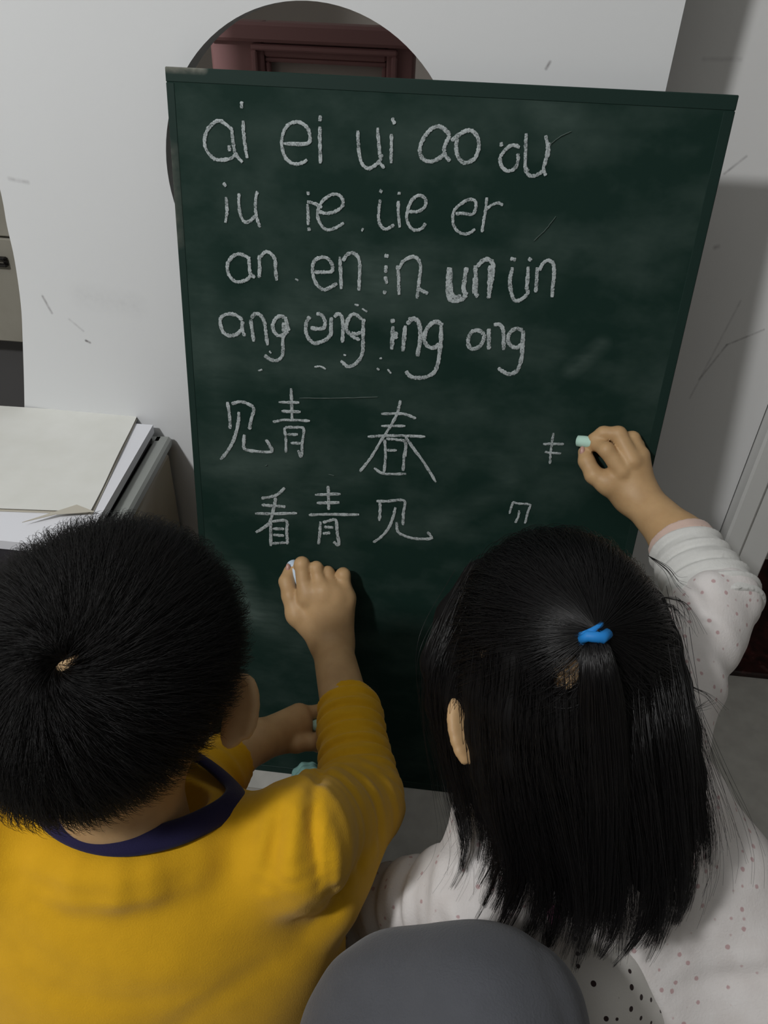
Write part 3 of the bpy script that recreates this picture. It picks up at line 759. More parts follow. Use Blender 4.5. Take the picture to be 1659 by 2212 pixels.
def boy_right_hand():
    palm = Un(.010, [Rc(P(713,1388,.862), P(670,1282,.852), .0200, .0125), Rc(P(718,1388,.862), P(700,1278,.849), .0200, .0130),
                     Rc(P(722,1388,.864), P(728,1284,.853), .0195, .0125), Rc(P(726,1385,.866), P(748,1292,.860), .0185, .0115),
                     Rc(P(690,1375,.862), P(640,1325,.857), .0150, .0130)])
    fs = [finger([(660,1290,.849,.0092),(652,1219,.851,.0086),(648,1224,.872,.0072),(648,1240,.876,.0066)]),
          finger([(698,1290,.848,.0086),(683,1227,.853,.0076),(679,1238,.878,.0068),(688,1275,.872,.0064)]),
          finger([(727,1292,.851,.0082),(708,1237,.858,.0073),(704,1250,.880,.0066),(712,1280,.873,.0062)]),
          finger([(747,1298,.858,.0082),(741,1242,.858,.0082),(733,1246,.882,.0066),(735,1275,.874,.0060)])]
    th = finger([(643,1330,.857,.0130),(627,1287,.858,.0098),(619,1256,.864,.0088),(625,1234,.872,.0072)])
    return Un(.0035, [Un(.0075, [palm, Un(.0012, fs)]), th])
def boy_left_hand():
    palm = Un(.008, [Rc(WRL, P(645,1545,.800), .0180, .0130), Rc(WRL, P(650,1570,.796), .0185, .0130), Rc(WRL, P(645,1597,.796), .0180, .0120)])
    fs = [finger([(646,1543,.802,.0095),(690,1538,.815,.0078),(703,1558,.83,.0068),(693,1572,.835,.006)]),
          finger([(650,1562,.806,.0095),(700,1560,.835,.0076),(710,1580,.845,.0066)]),
          finger([(648,1585,.810,.0090),(700,1590,.845,.0072),(705,1602,.84,.0062)]),
          finger([(640,1600,.812,.0085),(690,1612,.845,.0068),(700,1615,.84,.0060)]),
          finger([(600,1600,.775,.0120),(640,1606,.776,.0096),(672,1604,.782,.0082),(692,1592,.795,.0068)])]
    return Un(.0032, [palm]+fs)
boy_sdf = Un(.010, [Un(.022, [head, Rc(BC-bup*.045-bf*.014, NB, .045, .040), Un(.02, tors)]),
                    ear_b, ear_l,
                    Un(.012, [Rc(SR, EL, .034, .029), Rc(EL, P(757,1580,.765), .0285, .0275), Rc(P(757,1580,.765), WR, .0275, .0225)]), boy_right_hand(),
                    Un(.012, [Rc(SL, ELL, .038, .031), Rc(ELL, WRL, .0275, .0180)]), boy_left_hand()])
allp = np.array([BC, SR, SL, EL, WR, WRL, PEL, P(640,1215,.88)])
boy_sdf = Cut(boy_sdf, (0,0,.004), (0,0,-1))
v, q = surface(boy_sdf, allp.min(0)-.13, allp.max(0)+.12, .0021)
boy = obj('person', v, q, M_skin, origin=np.array([PEL[0], PEL[1], 0]))
tag(boy, 'person with cropped black hair in a mustard yellow top, writing with pale blue chalk', 'person')
eyes(BC, br, bf, bup, boy)
nail_c = P(622, 1228, .867)
v, q = surface(El(nail_c, np.array([CR, CU, CF]), np.array([.0030, .0062, .0030])), nail_c-.009, nail_c+.009, .0012)
obj('fingernail', v, q, M_nail, boy)

# shirt
cuff_r, cuff_l = P(753, 1517, .800), P(497, 1645, .715)
ax_r = unit(EL-cuff_r); perp_r = unit(np.cross(ax_r, CF))
def fold(a, b, r): return Rc(P(*a), P(*b), r, r*.6)
SCH = NB*.58+PEL*.42
shirt_t = Un(.022, [Un(.060, [Rc(SCH, PEL, .139, .138, None, tors[0].flat), Rc(NB*.74+PEL*.26, PEL, .114, .12, None, tors[0].flat), Rc(P(600,1975,.605), P(580,2260,.665), .042, .045)]),
                    Rc(NB-np.array([0, 0, .076]), SR, .038, .045), Rc(NB-np.array([0, 0, .060]), SL, .050, .048)])
sl_r = Cut(Un(.014, [Rc(SR, EL, .044, .038, (.0013, .030, .4, CR)),
                     Rc(EL, cuff_r+(cuff_r-EL)*.25, .0380, .0310, (.0019, .0165, 1.0, perp_r)), Rc(P(785,1740,.675), P(690,1935,.585), .032, .034)]), cuff_r, cuff_r-EL)
sl_l = Cut(Un(.014, [Rc(SL, ELL, .048, .038), Rc(ELL, cuff_l+(cuff_l-ELL)*.4, .036, .027, (.0012, .022, .0, CU))]), cuff_l, cuff_l-ELL)
boy_creases = creases([(.0085, .0085, [(650,1715,.54),(640,1790,.53),(645,1880,.53)]), (-.0075, .0055, [(612,1740,.54),(600,1800,.53),(578,1880,.53)]), (-.0080, .0050, [(675,1720,.54),(680,1790,.54),(700,1870,.54)]),
    (.0062, .0075, [(698,1720,.55),(725,1800,.55),(738,1890,.55)]), (-.0045, .0050, [(712,1780,.55),(718,1850,.55),(722,1960,.56)]), (.0035, .006, [(600,1750,.54),(580,1830,.53),(590,1900,.53)]),
    (-.0030, .0050, [(560,1765,.53),(540,1800,.52),(500,1830,.51)]), (-.0025, .006, [(60,1880,.51),(150,1905,.50),(260,1905,.50),(400,1880,.51)]), (.0025, .007, [(70,1905,.51),(240,1930,.50),(420,1900,.51)]), (-.0022, .007, [(100,2085,.52),(280,2095,.53),(470,2070,.54)]),
    (.0025, .010, [(80,1900,.52),(200,1990,.53),(400,2020,.54)]), (-.0025, .008, [(640,2000,.57),(500,2060,.56),(380,2140,.57)]),
    (.0030, .007, [(690,1900,.58),(760,1850,.62),(810,1800,.64)]), (-.0030, .006, [(700,1880,.58),(760,1815,.62),(800,1770,.64)])])
ring = catmull(np.array([P(270,1826,.496), P(165,1805,.502), P(104,1752,.521), P(120,1690,.56), P(250,1620,.60), P(400,1630,.61), P(494,1695,.585), P(502,1738,.550), P(400,1797,.513)]), 7, True)
rc_ = ring.mean(0); nrm = unit(np.linalg.svd(ring-rc_)[2][2]); nrm = nrm if nrm[2] > 0 else -nrm
yoke_r = ring[::5]-nrm*.0215+np.array([(p-rc_)/np.linalg.norm(p-rc_)*.004 for p in ring[::5]])
yoke = Un(.004, [Rc(yoke_r[i], yoke_r[(i+1) % len(yoke_r)], .013, .013) for i in range(len(yoke_r))])
body_sh = Un(.012, [Un(.018, [shirt_t, yoke, sl_l]), sl_r])
neckcut = Rc(rc_-nrm*.004, rc_+nrm*.06, .047, .060)
shirt_sdf = Disp(Sub(.004, body_sh, [neckcut]),
                 lambda p: boy_creases(p)+ .0010*np.sin(38*p[:,0]+21*p[:,2]+3*np.sin(30*p[:,1]))+.0007*np.sin(70*p[:,2]-33*p[:,0]+1))
shirt_sdf = Cut(shirt_sdf, (0,0,.002), (0,0,-1))
v, q = surface(shirt_sdf, allp.min(0)-.14, allp.max(0)+.10, .0024)
shirt = obj('shirt', v, q, M_yellow, boy)
KR, KL = np.array([-.085,-.215,.085]), np.array([-.285,-.22,.085])
v, q = surface(Cut(Un(.02, [Rc(PEL+np.array([.06,.02,-.005]), KR, .066, .050), Rc(PEL+np.array([-.06,.02,-.005]), KL, .066, .050), Rc(KR, np.array([-.25,-.20,.042]), .046, .036), Rc(KL, np.array([-.13,-.185,.042]), .046, .036)]),
               (0,0,.003), (0,0,-1)), (-.42,-.50,-.02), (.02,-.04,.20), .004)
obj('trousers', v, q, M_blackfelt, boy)
# ribbed collar
def ribbon(path, out, wdt, th):
    """a flat closed band along path; out = radial direction per point, wdt along the given up per point"""
    n = len(path); v = []; f = []
    for p, (o_, u_) in zip(path, out):
        for a in range(10):
            an = 2*math.pi*a/10
            v.append(p+u_*wdt*math.cos(an)+o_*th*math.sin(an))
    for i in range(n):
        j = (i+1) % n
        for a in range(10):
            b = (a+1) % 10; f.append((i*10+a, i*10+b, j*10+b, j*10+a))
    return v, f
dirs = []
for p in ring:
    o_ = p-rc_; o_ = unit(o_-nrm*(o_@nrm)); dirs.append((unit(nrm+o_*.35), unit(o_-nrm*.55)))
v, f = ribbon(ring+nrm*.002, dirs, .0095, .0038)
obj('collar', v, f, M_navy, boy)

# short hair: a dark under-layer, then strands turning out of the crown whorl
def on_head(C, ax, rad, d):             # d: unit direction in the head frame -> point on the scaled ellipsoid
    return C+(d*rad)@ax
RAD = np.array([.072, .088, .086])
wh_pt = P(132, 1432, .410)
wl = unit(((wh_pt-BC)@bax.T)/RAD)
def hairline(d):                         # d in head frame (right, forward, up)
    lim = np.where(d[:,1] < 0, -.60+.42*(1-np.abs(d[:,1]))**1.2, -.18+.62*np.clip(d[:,1], 0, 1)**1.3)
    return d[:,2]-lim
class HairCap:
    def __init__(s, C, ax, rad, th, holes, line): s.C, s.ax, s.rad, s.th, s.holes, s.line = C, ax, rad, th, holes, line
    def d(s, p):
        q = ((p-s.C)@s.ax.T); n = q/np.maximum(np.linalg.norm(q, axis=1), 1e-6)[:,None]
        k0 = np.sqrt(((q/s.rad)**2).sum(1)); k1 = np.sqrt(((q/s.rad**2)**2).sum(1))
        e = k0*(k0-1)/np.maximum(k1, 1e-9)
        th = np.full(len(p), s.th)
        for w, a, dp in s.holes:
            th = th-dp*np.exp(-(((n-w)**2).sum(1))/(a*a))
        h = s.line(n)
        th = th*np.clip(.35+h*4, .0, 1)+.0011*np.sin(120*p[:,0]+3)*np.sin(110*p[:,1])*np.sin(130*p[:,2])
        return np.maximum(e-th, -h*.06-.0)
    def prune(s, c, R): return s
v, q = surface(HairCap(BC, bax, RAD, .0085, [(unit(((P(148,1420,.410)-BC)@bax.T)/RAD), .075, .0098), (unit(((P(120,1442,.411)-BC)@bax.T)/RAD), .070, .0092)], hairline), BC-.125, BC+.125, .0026)
hair = obj('hair', v, q, M_haircore, boy)
strands = []
N = 26000
dirs_ = rng.normal(size=(N*2, 3)); dirs_ /= np.linalg.norm(dirs_, axis=1)[:,None]
dirs_ = dirs_[hairline(dirs_) > .02][:N]
extra = wl+rng.normal(size=(1400, 3))*.22; extra /= np.linalg.norm(extra, axis=1)[:,None]
dirs_ = np.concatenate([dirs_, extra])
hl = hairline(dirs_)
for d, hh in zip(dirs_, hl):
    toW = d-wl; dist = np.linalg.norm(toW)
    if dist < .07 and rng.random() < .5-.5*dist/.07: continue
    tg = toW-d*(toW@d); tg = unit(tg); sw = np.cross(d, tg)
    tg = unit(tg+sw*(.9*math.exp(-dist*2.2)+.12)+rng.normal(size=3)*.20)
    L = (.24+.20*rng.random())*min(1, .35+dist*2.2)*(.45+.55*min(1, hh*1.6))
    lift = .0085+.010*rng.random()**2
    pts = []
    for k in range(6):
        s_ = k/5
        dd_ = unit(d+tg*L*s_)
        pts.append(on_head(BC, bax, RAD, dd_)+(dd_@bax)*(.002+lift*math.sin(min(1, s_*1.25)*math.pi/2)*(.55+.45*min(1, hh*3))))
    strands.append(np.array(pts))
hair_curves('hair_strands', strands, M_hair, hair, .00016, .00005)

# chalks in the boy's hands
def chalk_stick(name, a, b, r, mt, label):
    a, b = np.asarray(a, float), np.asarray(b, float); ax = unit(b-a)
    L = np.linalg.norm(b-a)
    o = MB().tube([a, a+ax*.0008, a+ax*L*.3, a+ax*L*.6, b-ax*.001, b], [r*.62, r*.92, r, r*1.01, r*.98, r*.8], 16).build(name, mt, smooth=True)
    return tag(o, label, 'chalk')
tipb = on_board(629, 1214, .002)
chalk_stick('chalk', tipb, P(652, 1262, .862), .0062, M_chalk_blue, 'pale blue chalk stick held in the boy raised fist')
chalk_stick('chalk', P(672, 1570, .800), P(715, 1556, .812), .0060, M_chalk_mint, 'mint chalk stick in the boy lowered hand beside his yellow sleeve')

# ---------------------------------------------------------------- girl in printed fleece
GC = P(1200, 1418, .572)
gr, gf, gup = frame_axes(np.array([math.sin(-.12), math.cos(-.12), -.38]), np.array([-.05, 0, 1.0]))
NG = P(1262, 1650, .625)
ghead, gax = head_parts(GC, gr, gf, gup, .99)
gear = ear(P(1016, 1582, .548), unit(-CR*.9-CU*.2), unit(CU*.93+CF*.3-CR*.22), CF, .95)
gear_r = ear(GC+gr*.076-gup*.015, gr, gup, gf)
GSR, GSL = P(1412, 1565, .600), P(1092, 1762, .640)
GEL, GWR = P(1545, 1300, .668), P(1373, 1068, .766)
GELL, GHL = P(1020, 1935, .610), P(748, 1968, .715)
GPEL = P(1470, 2260, .640)
GCH = NG*.75+GPEL*.25
gflat = (unit(np.cross(GPEL-GCH, CR)), .66)
gt = [Rc(GCH, GPEL, .095, .105, None, gflat), Rc(NG-np.array([0, 0, .05]), GSR, .042, .036), Rc(NG-np.array([0, 0, .05]), GSL, .042, .036)]
def girl_right_hand():
    palm = Un(.009, [Rc(GWR, P(1338,1025,.760), .0185, .0118), Rc(GWR, P(1362,1003,.757), .0185, .0118), Rc(GWR, P(1374,990,.757), .0180, .0112),
                     Rc(GWR, P(1380,985,.760), .0175, .0100), Rc(P(1352,1068,.765), P(1312,1042,.762), .0145, .0125)])
    fs = [finger([(1343,1018,.752,.0092),(1310,972,.752,.0078),(1286,958,.766,.0068),(1274,963,.774,.0060)]),
          finger([(1366,996,.750,.0095),(1336,938,.756,.0080),(1303,936,.768,.0070),(1281,948,.778,.0060)]),
          finger([(1377,988,.757,.0090),(1366,948,.764,.0076),(1340,948,.782,.0066),(1318,965,.784,.0060)]),
          finger([(1383,990,.766,.0082),(1376,962,.776,.0068),(1352,968,.788,.0060),(1335,982,.786,.0056)]),
          finger([(1315,1046,.762,.0122),(1283,1026,.764,.0092),(1267,996,.768,.0082),(1262,976,.775,.0064)])]
    return Un(.003, [palm]+fs)
girl_sdf = Un(.010, [Un(.02, [ghead, Rc(GC-gup*.045-gf*.015, NG, .042, .042), Un(.02, gt)]), gear, gear_r,
                     Un(.012, [Rc(GSR, GEL, .034, .030), Rc(GEL, P(1470,1170,.722), .0275, .0250), Rc(P(1470,1170,.722), GWR, .0250, .0190)]), girl_right_hand(),
                     Un(.012, [Rc(GSL, GELL, .034, .029), Rc(GELL, GHL, .027, .019),
                               Un(.006, [Rc(GHL, P(712,1950,.735), .018, .011), Rc(GHL, P(708,1972,.735), .018, .011)])]),
                     finger([(708,1945,.737,.0085),(678,1948,.750,.0075),(668,1955,.762,.0064)]), finger([(705,1957,.738,.0085),(672,1962,.752,.0075),(664,1970,.764,.0064)]),
                     finger([(705,1969,.738,.0080),(674,1976,.752,.0070),(668,1984,.763,.0060)]), finger([(706,1981,.738,.0075),(680,1990,.750,.0064),(675,1997,.760,.0056)]),
                     finger([(735,1945,.722,.0100),(712,1932,.728,.0085),(695,1930,.738,.0068)])])
allg = np.array([GC, GSR, GSL, GEL, GWR, GELL, GPEL, P(1260,950,.78), NG])
v, q = surface(girl_sdf, allg.min(0)-.12, allg.max(0)+.12, .0021)
girl = obj('person', v, q, M_skin2, origin=np.array([GPEL[0], GPEL[1], 0]))
tag(girl, 'person with long black hair in a blue tie, wearing a white printed top', 'person')
eyes(GC, gr, gf, gup, girl)
nail_c = P(1258, 975, .768)
v, q = surface(El(nail_c, np.array([CR, CU, CF]), np.array([.0030, .0058, .0030])), nail_c-.009, nail_c+.009, .0012)
obj('fingernail', v, q, M_nail, girl)
chalk_stick('chalk', on_board(1246, 952, .002), P(1290, 958, .764), .0062, M_chalk_mint, 'mint chalk stick pinched in the girl raised hand at the board')

gcuff = P(1468, 1168, .722); gax_r = unit(GEL-gcuff); gp = unit(np.cross(gax_r, CF))
gsh_t = Un(.02, [Rc(GCH, GPEL, .106, .120, None, gflat), Rc(NG-np.array([0, 0, .045]), GSR, .046, .036), Rc(NG-np.array([0, 0, .045]), GSL, .048, .040),
                 Rc(P(1560,1900,.62), P(1640,2230,.60), .05, .06)])
gs_r = Rc(GSR, GEL, .040, .035, (.0014, .05, .2, CR))
gs_l = Cut(Un(.012, [Rc(GSL, GELL, .041, .041, (.0016, .045, .7, CR)), Rc(GELL, GHL+(GHL-GELL)*.2, .038, .031, (.0028, .032, 0., CU))]), GHL, GHL-GELL)
girl_creases = creases([(-.0050, .0075, [(1561,1831,.56),(1558,1970,.55),(1532,2050,.54),(1470,2110,.54)]), (.0050, .010, [(1520,1840,.56),(1520,1960,.55),(1490,2030,.54),(1430,2080,.54)]),
    (.0060, .009, [(1284,2050,.55),(1336,2105,.55),(1440,2178,.55),(1480,2230,.55)]), (-.0045, .007, [(1260,2075,.55),(1315,2130,.55),(1400,2200,.55)]),
    (-.0040, .007, [(1680,2090,.56),(1567,2137,.55),(1480,2150,.55)]), (.0040, .009, [(1690,2060,.56),(1580,2100,.55)]), (.0045, .007, [(1570,1690,.57),(1595,1740,.57),(1602,1800,.57)]),
    (-.0035, .006, [(1548,1660,.57),(1572,1740,.57)]), (.004, .008, [(1400,1900,.54),(1350,1990,.54),(1290,2030,.54)]), (-.004, .006, [(1130,1900,.60),(1150,1960,.58),(1135,1990,.58)]),
    (.004, .008, [(960,1830,.63),(950,1880,.63),(990,1930,.63)]), (-.004, .006, [(930,1880,.64),(960,1940,.63),(1050,1965,.62)])])
bulge = Un(.008, [Rc(P(1530,1265,.645), P(1600,1270,.655), .013, .012), Rc(P(1530,1295,.645), P(1602,1302,.652), .013, .012), Rc(P(1530,1325,.642), P(1588,1336,.648), .013, .012)])
gnk = Rc(NG, GC*.4+NG*.6, .047, .06)
gshirt_sdf = Disp(Sub(.004, Un(.010, [Un(.016, [gsh_t, gs_r, gs_l]), bulge]), [gnk]),
                  lambda p: girl_creases(p)+ .0012*np.sin(45*p[:,0]+31*p[:,2]+2*np.sin(40*p[:,1]))+.0009*np.sin(85*p[:,2]-48*p[:,0]+1))
v, q = surface(gshirt_sdf, allg.min(0)-.14, np.maximum(allg.max(0)+.10, P(1700,2200,.6)+.08), .0024)
gshirt = obj('shirt', v, q, M_white, girl)
v, q = surface(Cut(Cut(Un(.01, [Rc(GEL, gcuff+(gcuff-GEL)*.3, .0400, .0290, (.0017, .0150, .6, gp))]), gcuff+gax_r*.009, -gax_r), GEL+gax_r*.016, gax_r),
               np.minimum(GEL, gcuff)-.07, np.maximum(GEL, gcuff)+.07, .0020)
obj('forearm_sleeve', v, q, M_sleeve_white, gshirt)
v, q = surface(Un(.002, [Cut(Cut(Rc(GEL, gcuff+(gcuff-GEL)*.3, .0395, .0288), gcuff, -gax_r), gcuff+gax_r*.0125, gax_r),
                         ]), gcuff-.05, gcuff+.05, .0016)
obj('cuff', v, q, M_cuff, gshirt)
# pyjama trousers between the knee and the top
v, q = surface(Disp(Un(.02, [Rc(GPEL+np.array([-.03, 0, -.02]), P(1270,2120,.590), .075, .050), Rc(P(1270,2120,.590), P(1300,2330,.66), .048, .04),
                             Rc(GPEL, GPEL+np.array([.03, .16, -.03]), .07, .045)]), lambda p: .0016*np.sin(90*p[:,0]-60*p[:,2])),
               np.minimum(GPEL, P(1270,2120,.59))-.16, np.maximum(GPEL, P(1270,2120,.59))+np.array([.16,.26,.12]), .0028)
v[:,2] = np.maximum(v[:,2], .001)
obj('trousers', v, q, M_dots, girl)

# long hair
GR = RAD*.99
T = P(1277, 1372, .482)
wT = unit(((T-GC)@gax.T)/GR)
def ghl(d): return d[:,2]-np.where(d[:,1] < 0, -.75+.45*(1-np.abs(d[:,1])), -.30+.75*np.clip(d[:,1], 0, 1)**1.3)
def hdir(p): q = (p-GC)@gax.T; return q/np.linalg.norm(q)
hls = [(hdir(P(1228,1462,.487)), .14, .0125), (hdir(P(1045,1425,.515)), .13, .0110), (hdir(P(1010,1285,.53)), .10, .0085)]
guides_px = [
 [(1040,1250,.600),(958,1400,.590),(962,1550,.60),(1005,1690,.60),(1040,1820,.585),(990,1925,.575)],
 [(1072,1410,.520),(1055,1540,.532),(1060,1690,.545),(1085,1840,.550),(1035,2000,.548)],
 [(1128,1430,.500),(1115,1580,.508),(1145,1750,.522),(1180,1900,.525),(1150,2030,.53),(1100,2085,.53)],
 [(1238,1490,.494),(1242,1620,.497),(1265,1750,.505),(1285,1900,.508),(1262,2030,.51),(1235,2090,.51)],
 [(1335,1440,.510),(1350,1600,.497),(1375,1750,.500),(1392,1900,.503),(1372,2020,.505),(1330,2085,.505)],
 [(1385,1380,.530),(1420,1550,.510),(1440,1720,.508),(1455,1860,.507),(1440,1960,.508),(1400,2035,.508)],
 [(1395,1310,.580),(1448,1500,.545),(1485,1660,.532),(1512,1790,.530),(1505,1890,.530),(1470,1945,.530)]]
guides = [catmull(np.array([P(*q) for q in g]), 8) for g in guides_px]
def resample(c, n):
    s_ = np.r_[0, np.cumsum(np.linalg.norm(np.diff(c, axis=0), axis=1))]; s_ /= s_[-1]
    t_ = np.linspace(0, 1, n); return np.stack([np.interp(t_, s_, c[:,i]) for i in range(3)], 1)
guides = np.array([resample(g, 18) for g in guides])
mass = []
for i, g in enumerate(guides):
    rr = [.016, .016, .015, .013, .010, .006]
    gg = resample(g, 8)[:6]
    mass += [Rc(gg[k], gg[k+1], rr[k], rr[k+1]) for k in range(5)]
    if i+1 < len(guides):
        g2 = resample((g+guides[i+1])/2, 8)[:6]
        mass += [Rc(g2[k]+CF*.004, g2[k+1]+CF*.004, rr[k], rr[k+1]) for k in range(5)]
cap = HairCap(GC, gax, GR, .0095, hls, ghl)
v, q = surface(Sub(.006, Un(.010, [cap]+mass), [El(P(1226,1460,.477), np.array([CR,CU,CF]), np.array([.010,.013,.021])), El(P(1238,1440,.475), np.array([CR,CU,CF]), np.array([.006,.010,.018])), El(P(1050,1420,.515), np.array([CR,CU,CF]), np.array([.014,.0055,.020])), El(P(1012,1290,.55), np.array([CR,CU,CF]), np.array([.006,.012,.020]))]),
               GC-np.array([.17,.16,.26]), GC+np.array([.19,.15,.14]), .0028)
ghair = obj('hair', v, q, M_haircore, girl)
strands = []
bald = [P(1222,1458,.486), P(1236,1436,.482), P(1048,1424,.520), P(1072,1416,.512)]
# swept up to the tie
N = 7500
d0 = rng.normal(size=(N*5, 3)); d0 /= np.linalg.norm(d0, axis=1)[:,None]
low_ok = ((d0@gax)@CU > -.42+.34*rng.random(len(d0))) & (ghl(d0) > .0)
d0 = d0[low_ok][:N]
lock = rng.integers(0, 90, len(d0)); lk = rng.normal(size=(90, 3))*.11; lo_k = .002+.011*rng.random(90)
for d, li in zip(d0, lock):
    keep = 1.0
    for w, a, dp in hls[:2]:
        keep *= 1-.85*math.exp(-((d-w)**2).sum()/(a*a*.5))
    if rng.random() > keep: continue
    ang = math.acos(max(-1, min(1, d@wT)))
    n = max(6, int(6+8*ang)); pts = []
    off = lo_k[li]+.0035*rng.random()
    mid = lk[li]+rng.normal(size=3)*.02
    for k in range(n):
        s_ = k/(n-1)
        e = d*(1-s_)+wT*s_+mid*math.sin(math.pi*s_); e /= np.linalg.norm(e)
        pts.append(on_head(GC, gax, GR, e)+(e@gax)*(.002+off*math.sin(math.pi*min(.5, s_*.8+.1))+.006*s_**4))
    pts = np.array(pts)
    near = min(np.linalg.norm(pts-b_, axis=1).min()/r_ for b_, r_ in zip(bald, (.018, .014, .012, .011)))
    if rng.random() < .84*max(0, 1.2-near**2): continue
    strands.append(pts)
# the gathered tail
tail = resample(catmull(np.array([T+CF*-.004, P(1292,1440,.466), P(1300,1560,.478), P(1310,1720,.488), P(1305,1880,.496), P(1295,2015,.502)]), 8), 16)
for _ in range(2600):
    a = rng.normal(size=3)*np.array([1,1,1]); a /= max(1, np.linalg.norm(a)); L = .72+.28*rng.random()
    c = resample(tail[:max(6, int(16*L))], 14); s_ = np.linspace(0, 1, 14)[:,None]
    strands.append(c+a*(.0035+.020*np.sqrt(s_)*np.clip(1.2-s_*.7, .3, 1)))
# loose hair hanging over the back
NC = 90
cu_ = rng.random(NC)*(len(guides)-1); co = rng.normal(size=(NC, 3))*.006; cl = .68+.32*rng.random(NC)**.8
cl = np.minimum(cl, 1.03); cph = rng.random(NC)*6.28
for _ in range(11500):
    ci = rng.integers(0, NC)
    u_ = np.clip(cu_[ci]+rng.normal()*.22, 0, len(guides)-1.001); ut = np.clip(cu_[ci]+rng.normal()*.014, 0, len(guides)-1.001)
    s_ = np.linspace(0, 1, 18)
    uu = u_+(ut-u_)*s_**1.2; i0 = uu.astype(int); fr = (uu-i0)[:,None]; k = np.arange(18)
    c = guides[i0, k]*(1-fr)+guides[i0+1, k]*fr
    c = c+co[ci]*(1.5*s_)[:,None]+rng.normal(size=3)*(.0065*(1-s_)+.0007)[:,None]-CF*(.014*rng.random()*np.sin(np.pi*np.clip(s_*.8+.2, 0, 1)))[:,None]
    c = c+np.outer(.004*np.sin(5*s_+cph[ci])*s_, CR)
    L = min(1.0, cl[ci]*(.9+.12*rng.random()))
    if min(np.linalg.norm(c-bald[0], axis=1).min()/.014, np.linalg.norm(c-bald[2], axis=1).min()/.012) < 1 and rng.random() < .8: continue
    strands.append(resample(c[:max(6, int(18*L))], 15))
# loose wisps at the sides
for g_, nn, sp in ((0, 320, .011), (6, 260, .011)):
    for _ in range(nn):
        c = guides[g_].copy(); s_ = np.linspace(0, 1, 18)
        a = rng.normal(size=3)*sp
        c = c+np.outer(.3+s_*.9, a)+np.outer(s_*s_*rng.normal()*.012, CR)
        strands.append(resample(c[:rng.integers(8, 18)], 14))
for a, b, c, d in [((1440,1440,.535),(1490,1480,.54),(1530,1500,.545),(1560,1530,.55)), ((1440,1500,.53),(1480,1530,.53),(1510,1530,.535),(1535,1518,.54)),
                   ((1420,1300,.54),(1450,1310,.54),(1470,1330,.54),(1480,1355,.54)), ((1400,1200,.56),(1440,1230,.56),(1460,1260,.565),(1475,1275,.565)),
                   ((1430,1290,.545),(1470,1300,.55),(1490,1330,.55),(1500,1370,.55))]:
    for _ in range(9):
        j = rng.normal(size=3)*.0022
        strands.append(catmull(np.array([P(*a), P(*b)+j*.5, P(*c)+j, P(*d)+j*2]), 5))
hair_curves('hair_strands', strands, M_hair_long, ghair, .00019, .00006)
# blue elastic
tie = []
tt = unit(tail[3]-tail[0]); e1 = unit(np.cross(tt, CF)); e2 = np.cross(tt, e1)
mb = MB()
tc = P(1277, 1372, .474)
e1 = unit(CR*.94+CU*.30); e2 = unit(CF-e1*(CF@e1)); ex = np.cross(e1, e2)
for k in range(4):
    o = (k-1.5)*.0024
    ring_ = [tc+ex*(o*(1+.35*math.cos(a)))+e1*(.0088*math.cos(a))+e2*(.0075*math.sin(a)+.003) for a in np.linspace(0, 2*math.pi, 28, endpoint=False)]
    mb.tube(ring_, .0021, 8, True)
mb.tube([tc-e1*.008-CF*.004, tc-e1*.004-CF*.0075+ex*.002, tc+e1*.004-CF*.0078-ex*.002, tc+e1*.010-CF*.004-ex*.001], [.0028, .0036, .0040, .0034], 10)
mb.build('hair_tie', M_tie, girl, smooth=True)

# ---------------------------------------------------------------- adult knees in the foreground
K1, K2 = P(1050, 2240, .470), P(862, 2246, .495)
H1, H2 = np.array([.13, -.86, .36]), np.array([-.08, -.86, .36])
leg = [Rc(H1, K1, .072, .057, (.0012, .06, .3, CR)), Rc(H2, K2, .072, .056, (.0012, .05, .0, CR)),
       Rc(K1, np.array([K1[0]+.03, K1[1]-.02, .06]), .060, .048), Rc(K2, np.array([K2[0]-.0, K2[1]-.02, .06]), .058, .048), Rc(H1, H2, .10, .10)]
leg_creases = creases([(.0025, .005, [(1080,2010,.42),(1150,2030,.42),(1200,2075,.43)]), (-.0025, .004, [(1060,2030,.42),(1130,2045,.42),(1185,2090,.43)]), (-.002, .004, [(1180,2110,.43),(1215,2180,.44),(1225,2230,.44)]), (.002, .008, [(930,2120,.44),(1020,2160,.42),(1100,2180,.41)])])
lsdf = Disp(Un(.030, leg), lambda p: leg_creases(p)+ .0010*np.sin(60*p[:,0]+45*p[:,1])+.0006*np.sin(130*p[:,1]+60*p[:,2]))
al = np.array([K1, K2, H1, H2, [K1[0], K1[1], .03]])
lo_, hi_ = al.min(0)-.14, al.max(0)+.14; lo_[2] = .004
LV, LQ = surface(lsdf, lo_, hi_, .0034)
LV[:,2] = np.maximum(LV[:,2], .002)
adult = empty('person', np.array([K1[0]-.05, -.6, 0]))
aS, aE, aH = [np.array([-.17,-.84,.84]), np.array([.19,-.84,.84])], [np.array([-.27,-.84,.60]), np.array([.29,-.84,.60])], [np.array([-.125,-.67,.478]), np.array([.155,-.67,.478])]
v, q = surface(Un(.03, [Rc((0,-.87,.40), (.01,-.85,.80), .15, .14, None, (np.array([0,1.,0]), .68))]+[Rc((.01,-.85,.84), s_, .06, .058) for s_ in aS]+
               [Rc(a, b, .055, .045) for a, b in zip(aS, aE)]+[Rc(b, b*.12+c*.88, .045, .034) for b, c in zip(aE, aH)]), (-.42,-1.06,.2), (.44,-.50,1.0), .006)
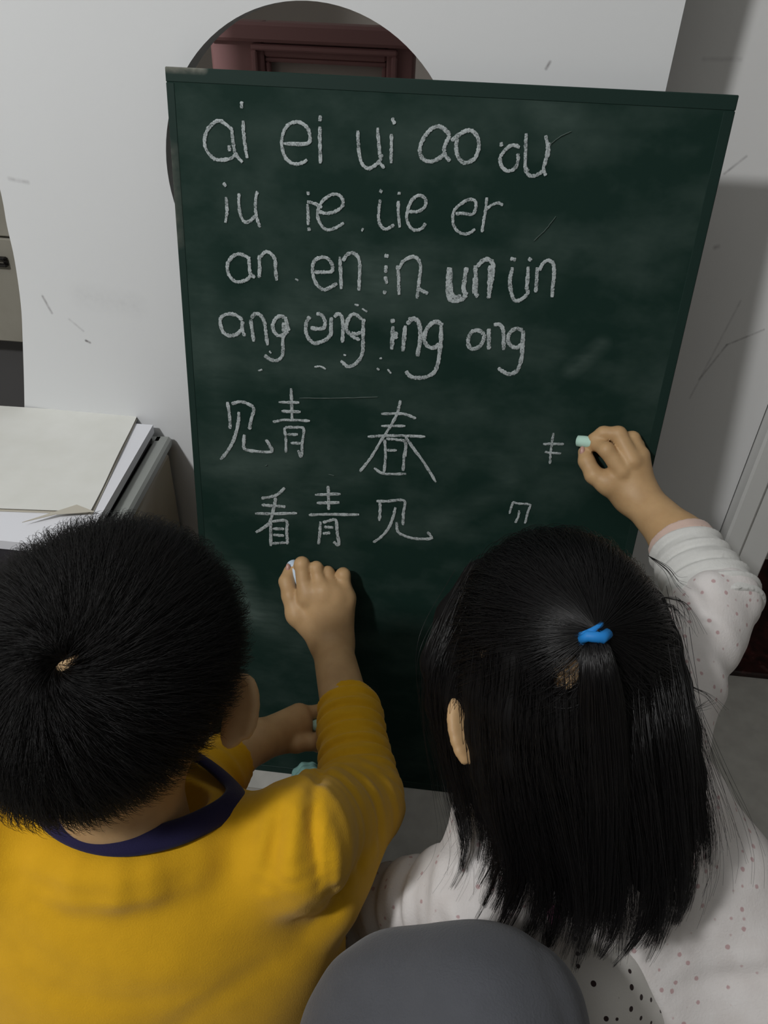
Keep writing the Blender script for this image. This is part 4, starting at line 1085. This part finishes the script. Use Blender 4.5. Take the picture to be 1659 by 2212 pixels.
obj('sweater', v, q, M_blackfelt, adult)
hands = []
for c, sg in zip(aH, (1, -1)):
    palm = [Rc(c, c+np.array([x, .075, -.006]), .020, .014) for x in (-.027, -.009, .009, .027)]
    fing = [Un(.003, [Rc(c+np.array([x, .078, -.006]), c+np.array([x*1.15, .078+l*.55, -.004]), .0095, .0085), Rc(c+np.array([x*1.15, .078+l*.55, -.004]), c+np.array([x*1.2, .078+l, -.018]), .0085, .007)])
            for x, l in ((-.027, .055 if sg < 0 else .068), (-.009, .080), (.009, .080), (.027, .068 if sg < 0 else .055))]
    thumb = Un(.003, [Rc(c+np.array([sg*.018, .02, 0]), c+np.array([sg*.048, .055, -.006]), .013, .010), Rc(c+np.array([sg*.048, .055, -.006]), c+np.array([sg*.052, .088, -.014]), .010, .0075)])
    hands += [Un(.006, [Un(.01, palm), Un(.001, fing), thumb])]
v, q = surface(Un(.02, [Un(.02, [El((.01,-.82,1.10), np.eye(3), np.array([.075,.092,.11])), Rc((.01,-.84,.85), (.01,-.83,1.02), .055, .055), Rc((.01,-.735,1.09), (.01,-.722,1.065), .010, .013)])]+
               [Rc(b, c, .030, .024) for b, c in zip(aE, aH)]+[Rc((-.2,-.84,.83), (.2,-.84,.83), .03, .03)]+
               [Rc(a, b, .035, .03) for a, b in zip(aS, aE)]+hands), (-.42,-1.0,.36), (.44,-.48,1.25), .0042)
obj('body', v, q, M_skin, adult)
tag(adult, 'seated person of whom only knees in charcoal grey trousers show, between the two children', 'person')
obj('trousers', LV, LQ, M_grey, adult)
for kx, ky in ((K1[0]+.03, K1[1]-.02), (K2[0], K2[1]-.02)):
    c = np.array([kx, ky+.05, .032])
    v, q = surface(Un(.02, [Rc(c+np.array([0,-.06,.01]), c+np.array([0,.07,-.006]), .034, .026), Rc(c+np.array([0,-.06,.01]), c+np.array([0,-.06,.06]), .034, .036)]), c-.14, c+.14, .004)
    v[:,2] = np.maximum(v[:,2], .001)
    obj('sock', v, q, M_blackfelt, adult)
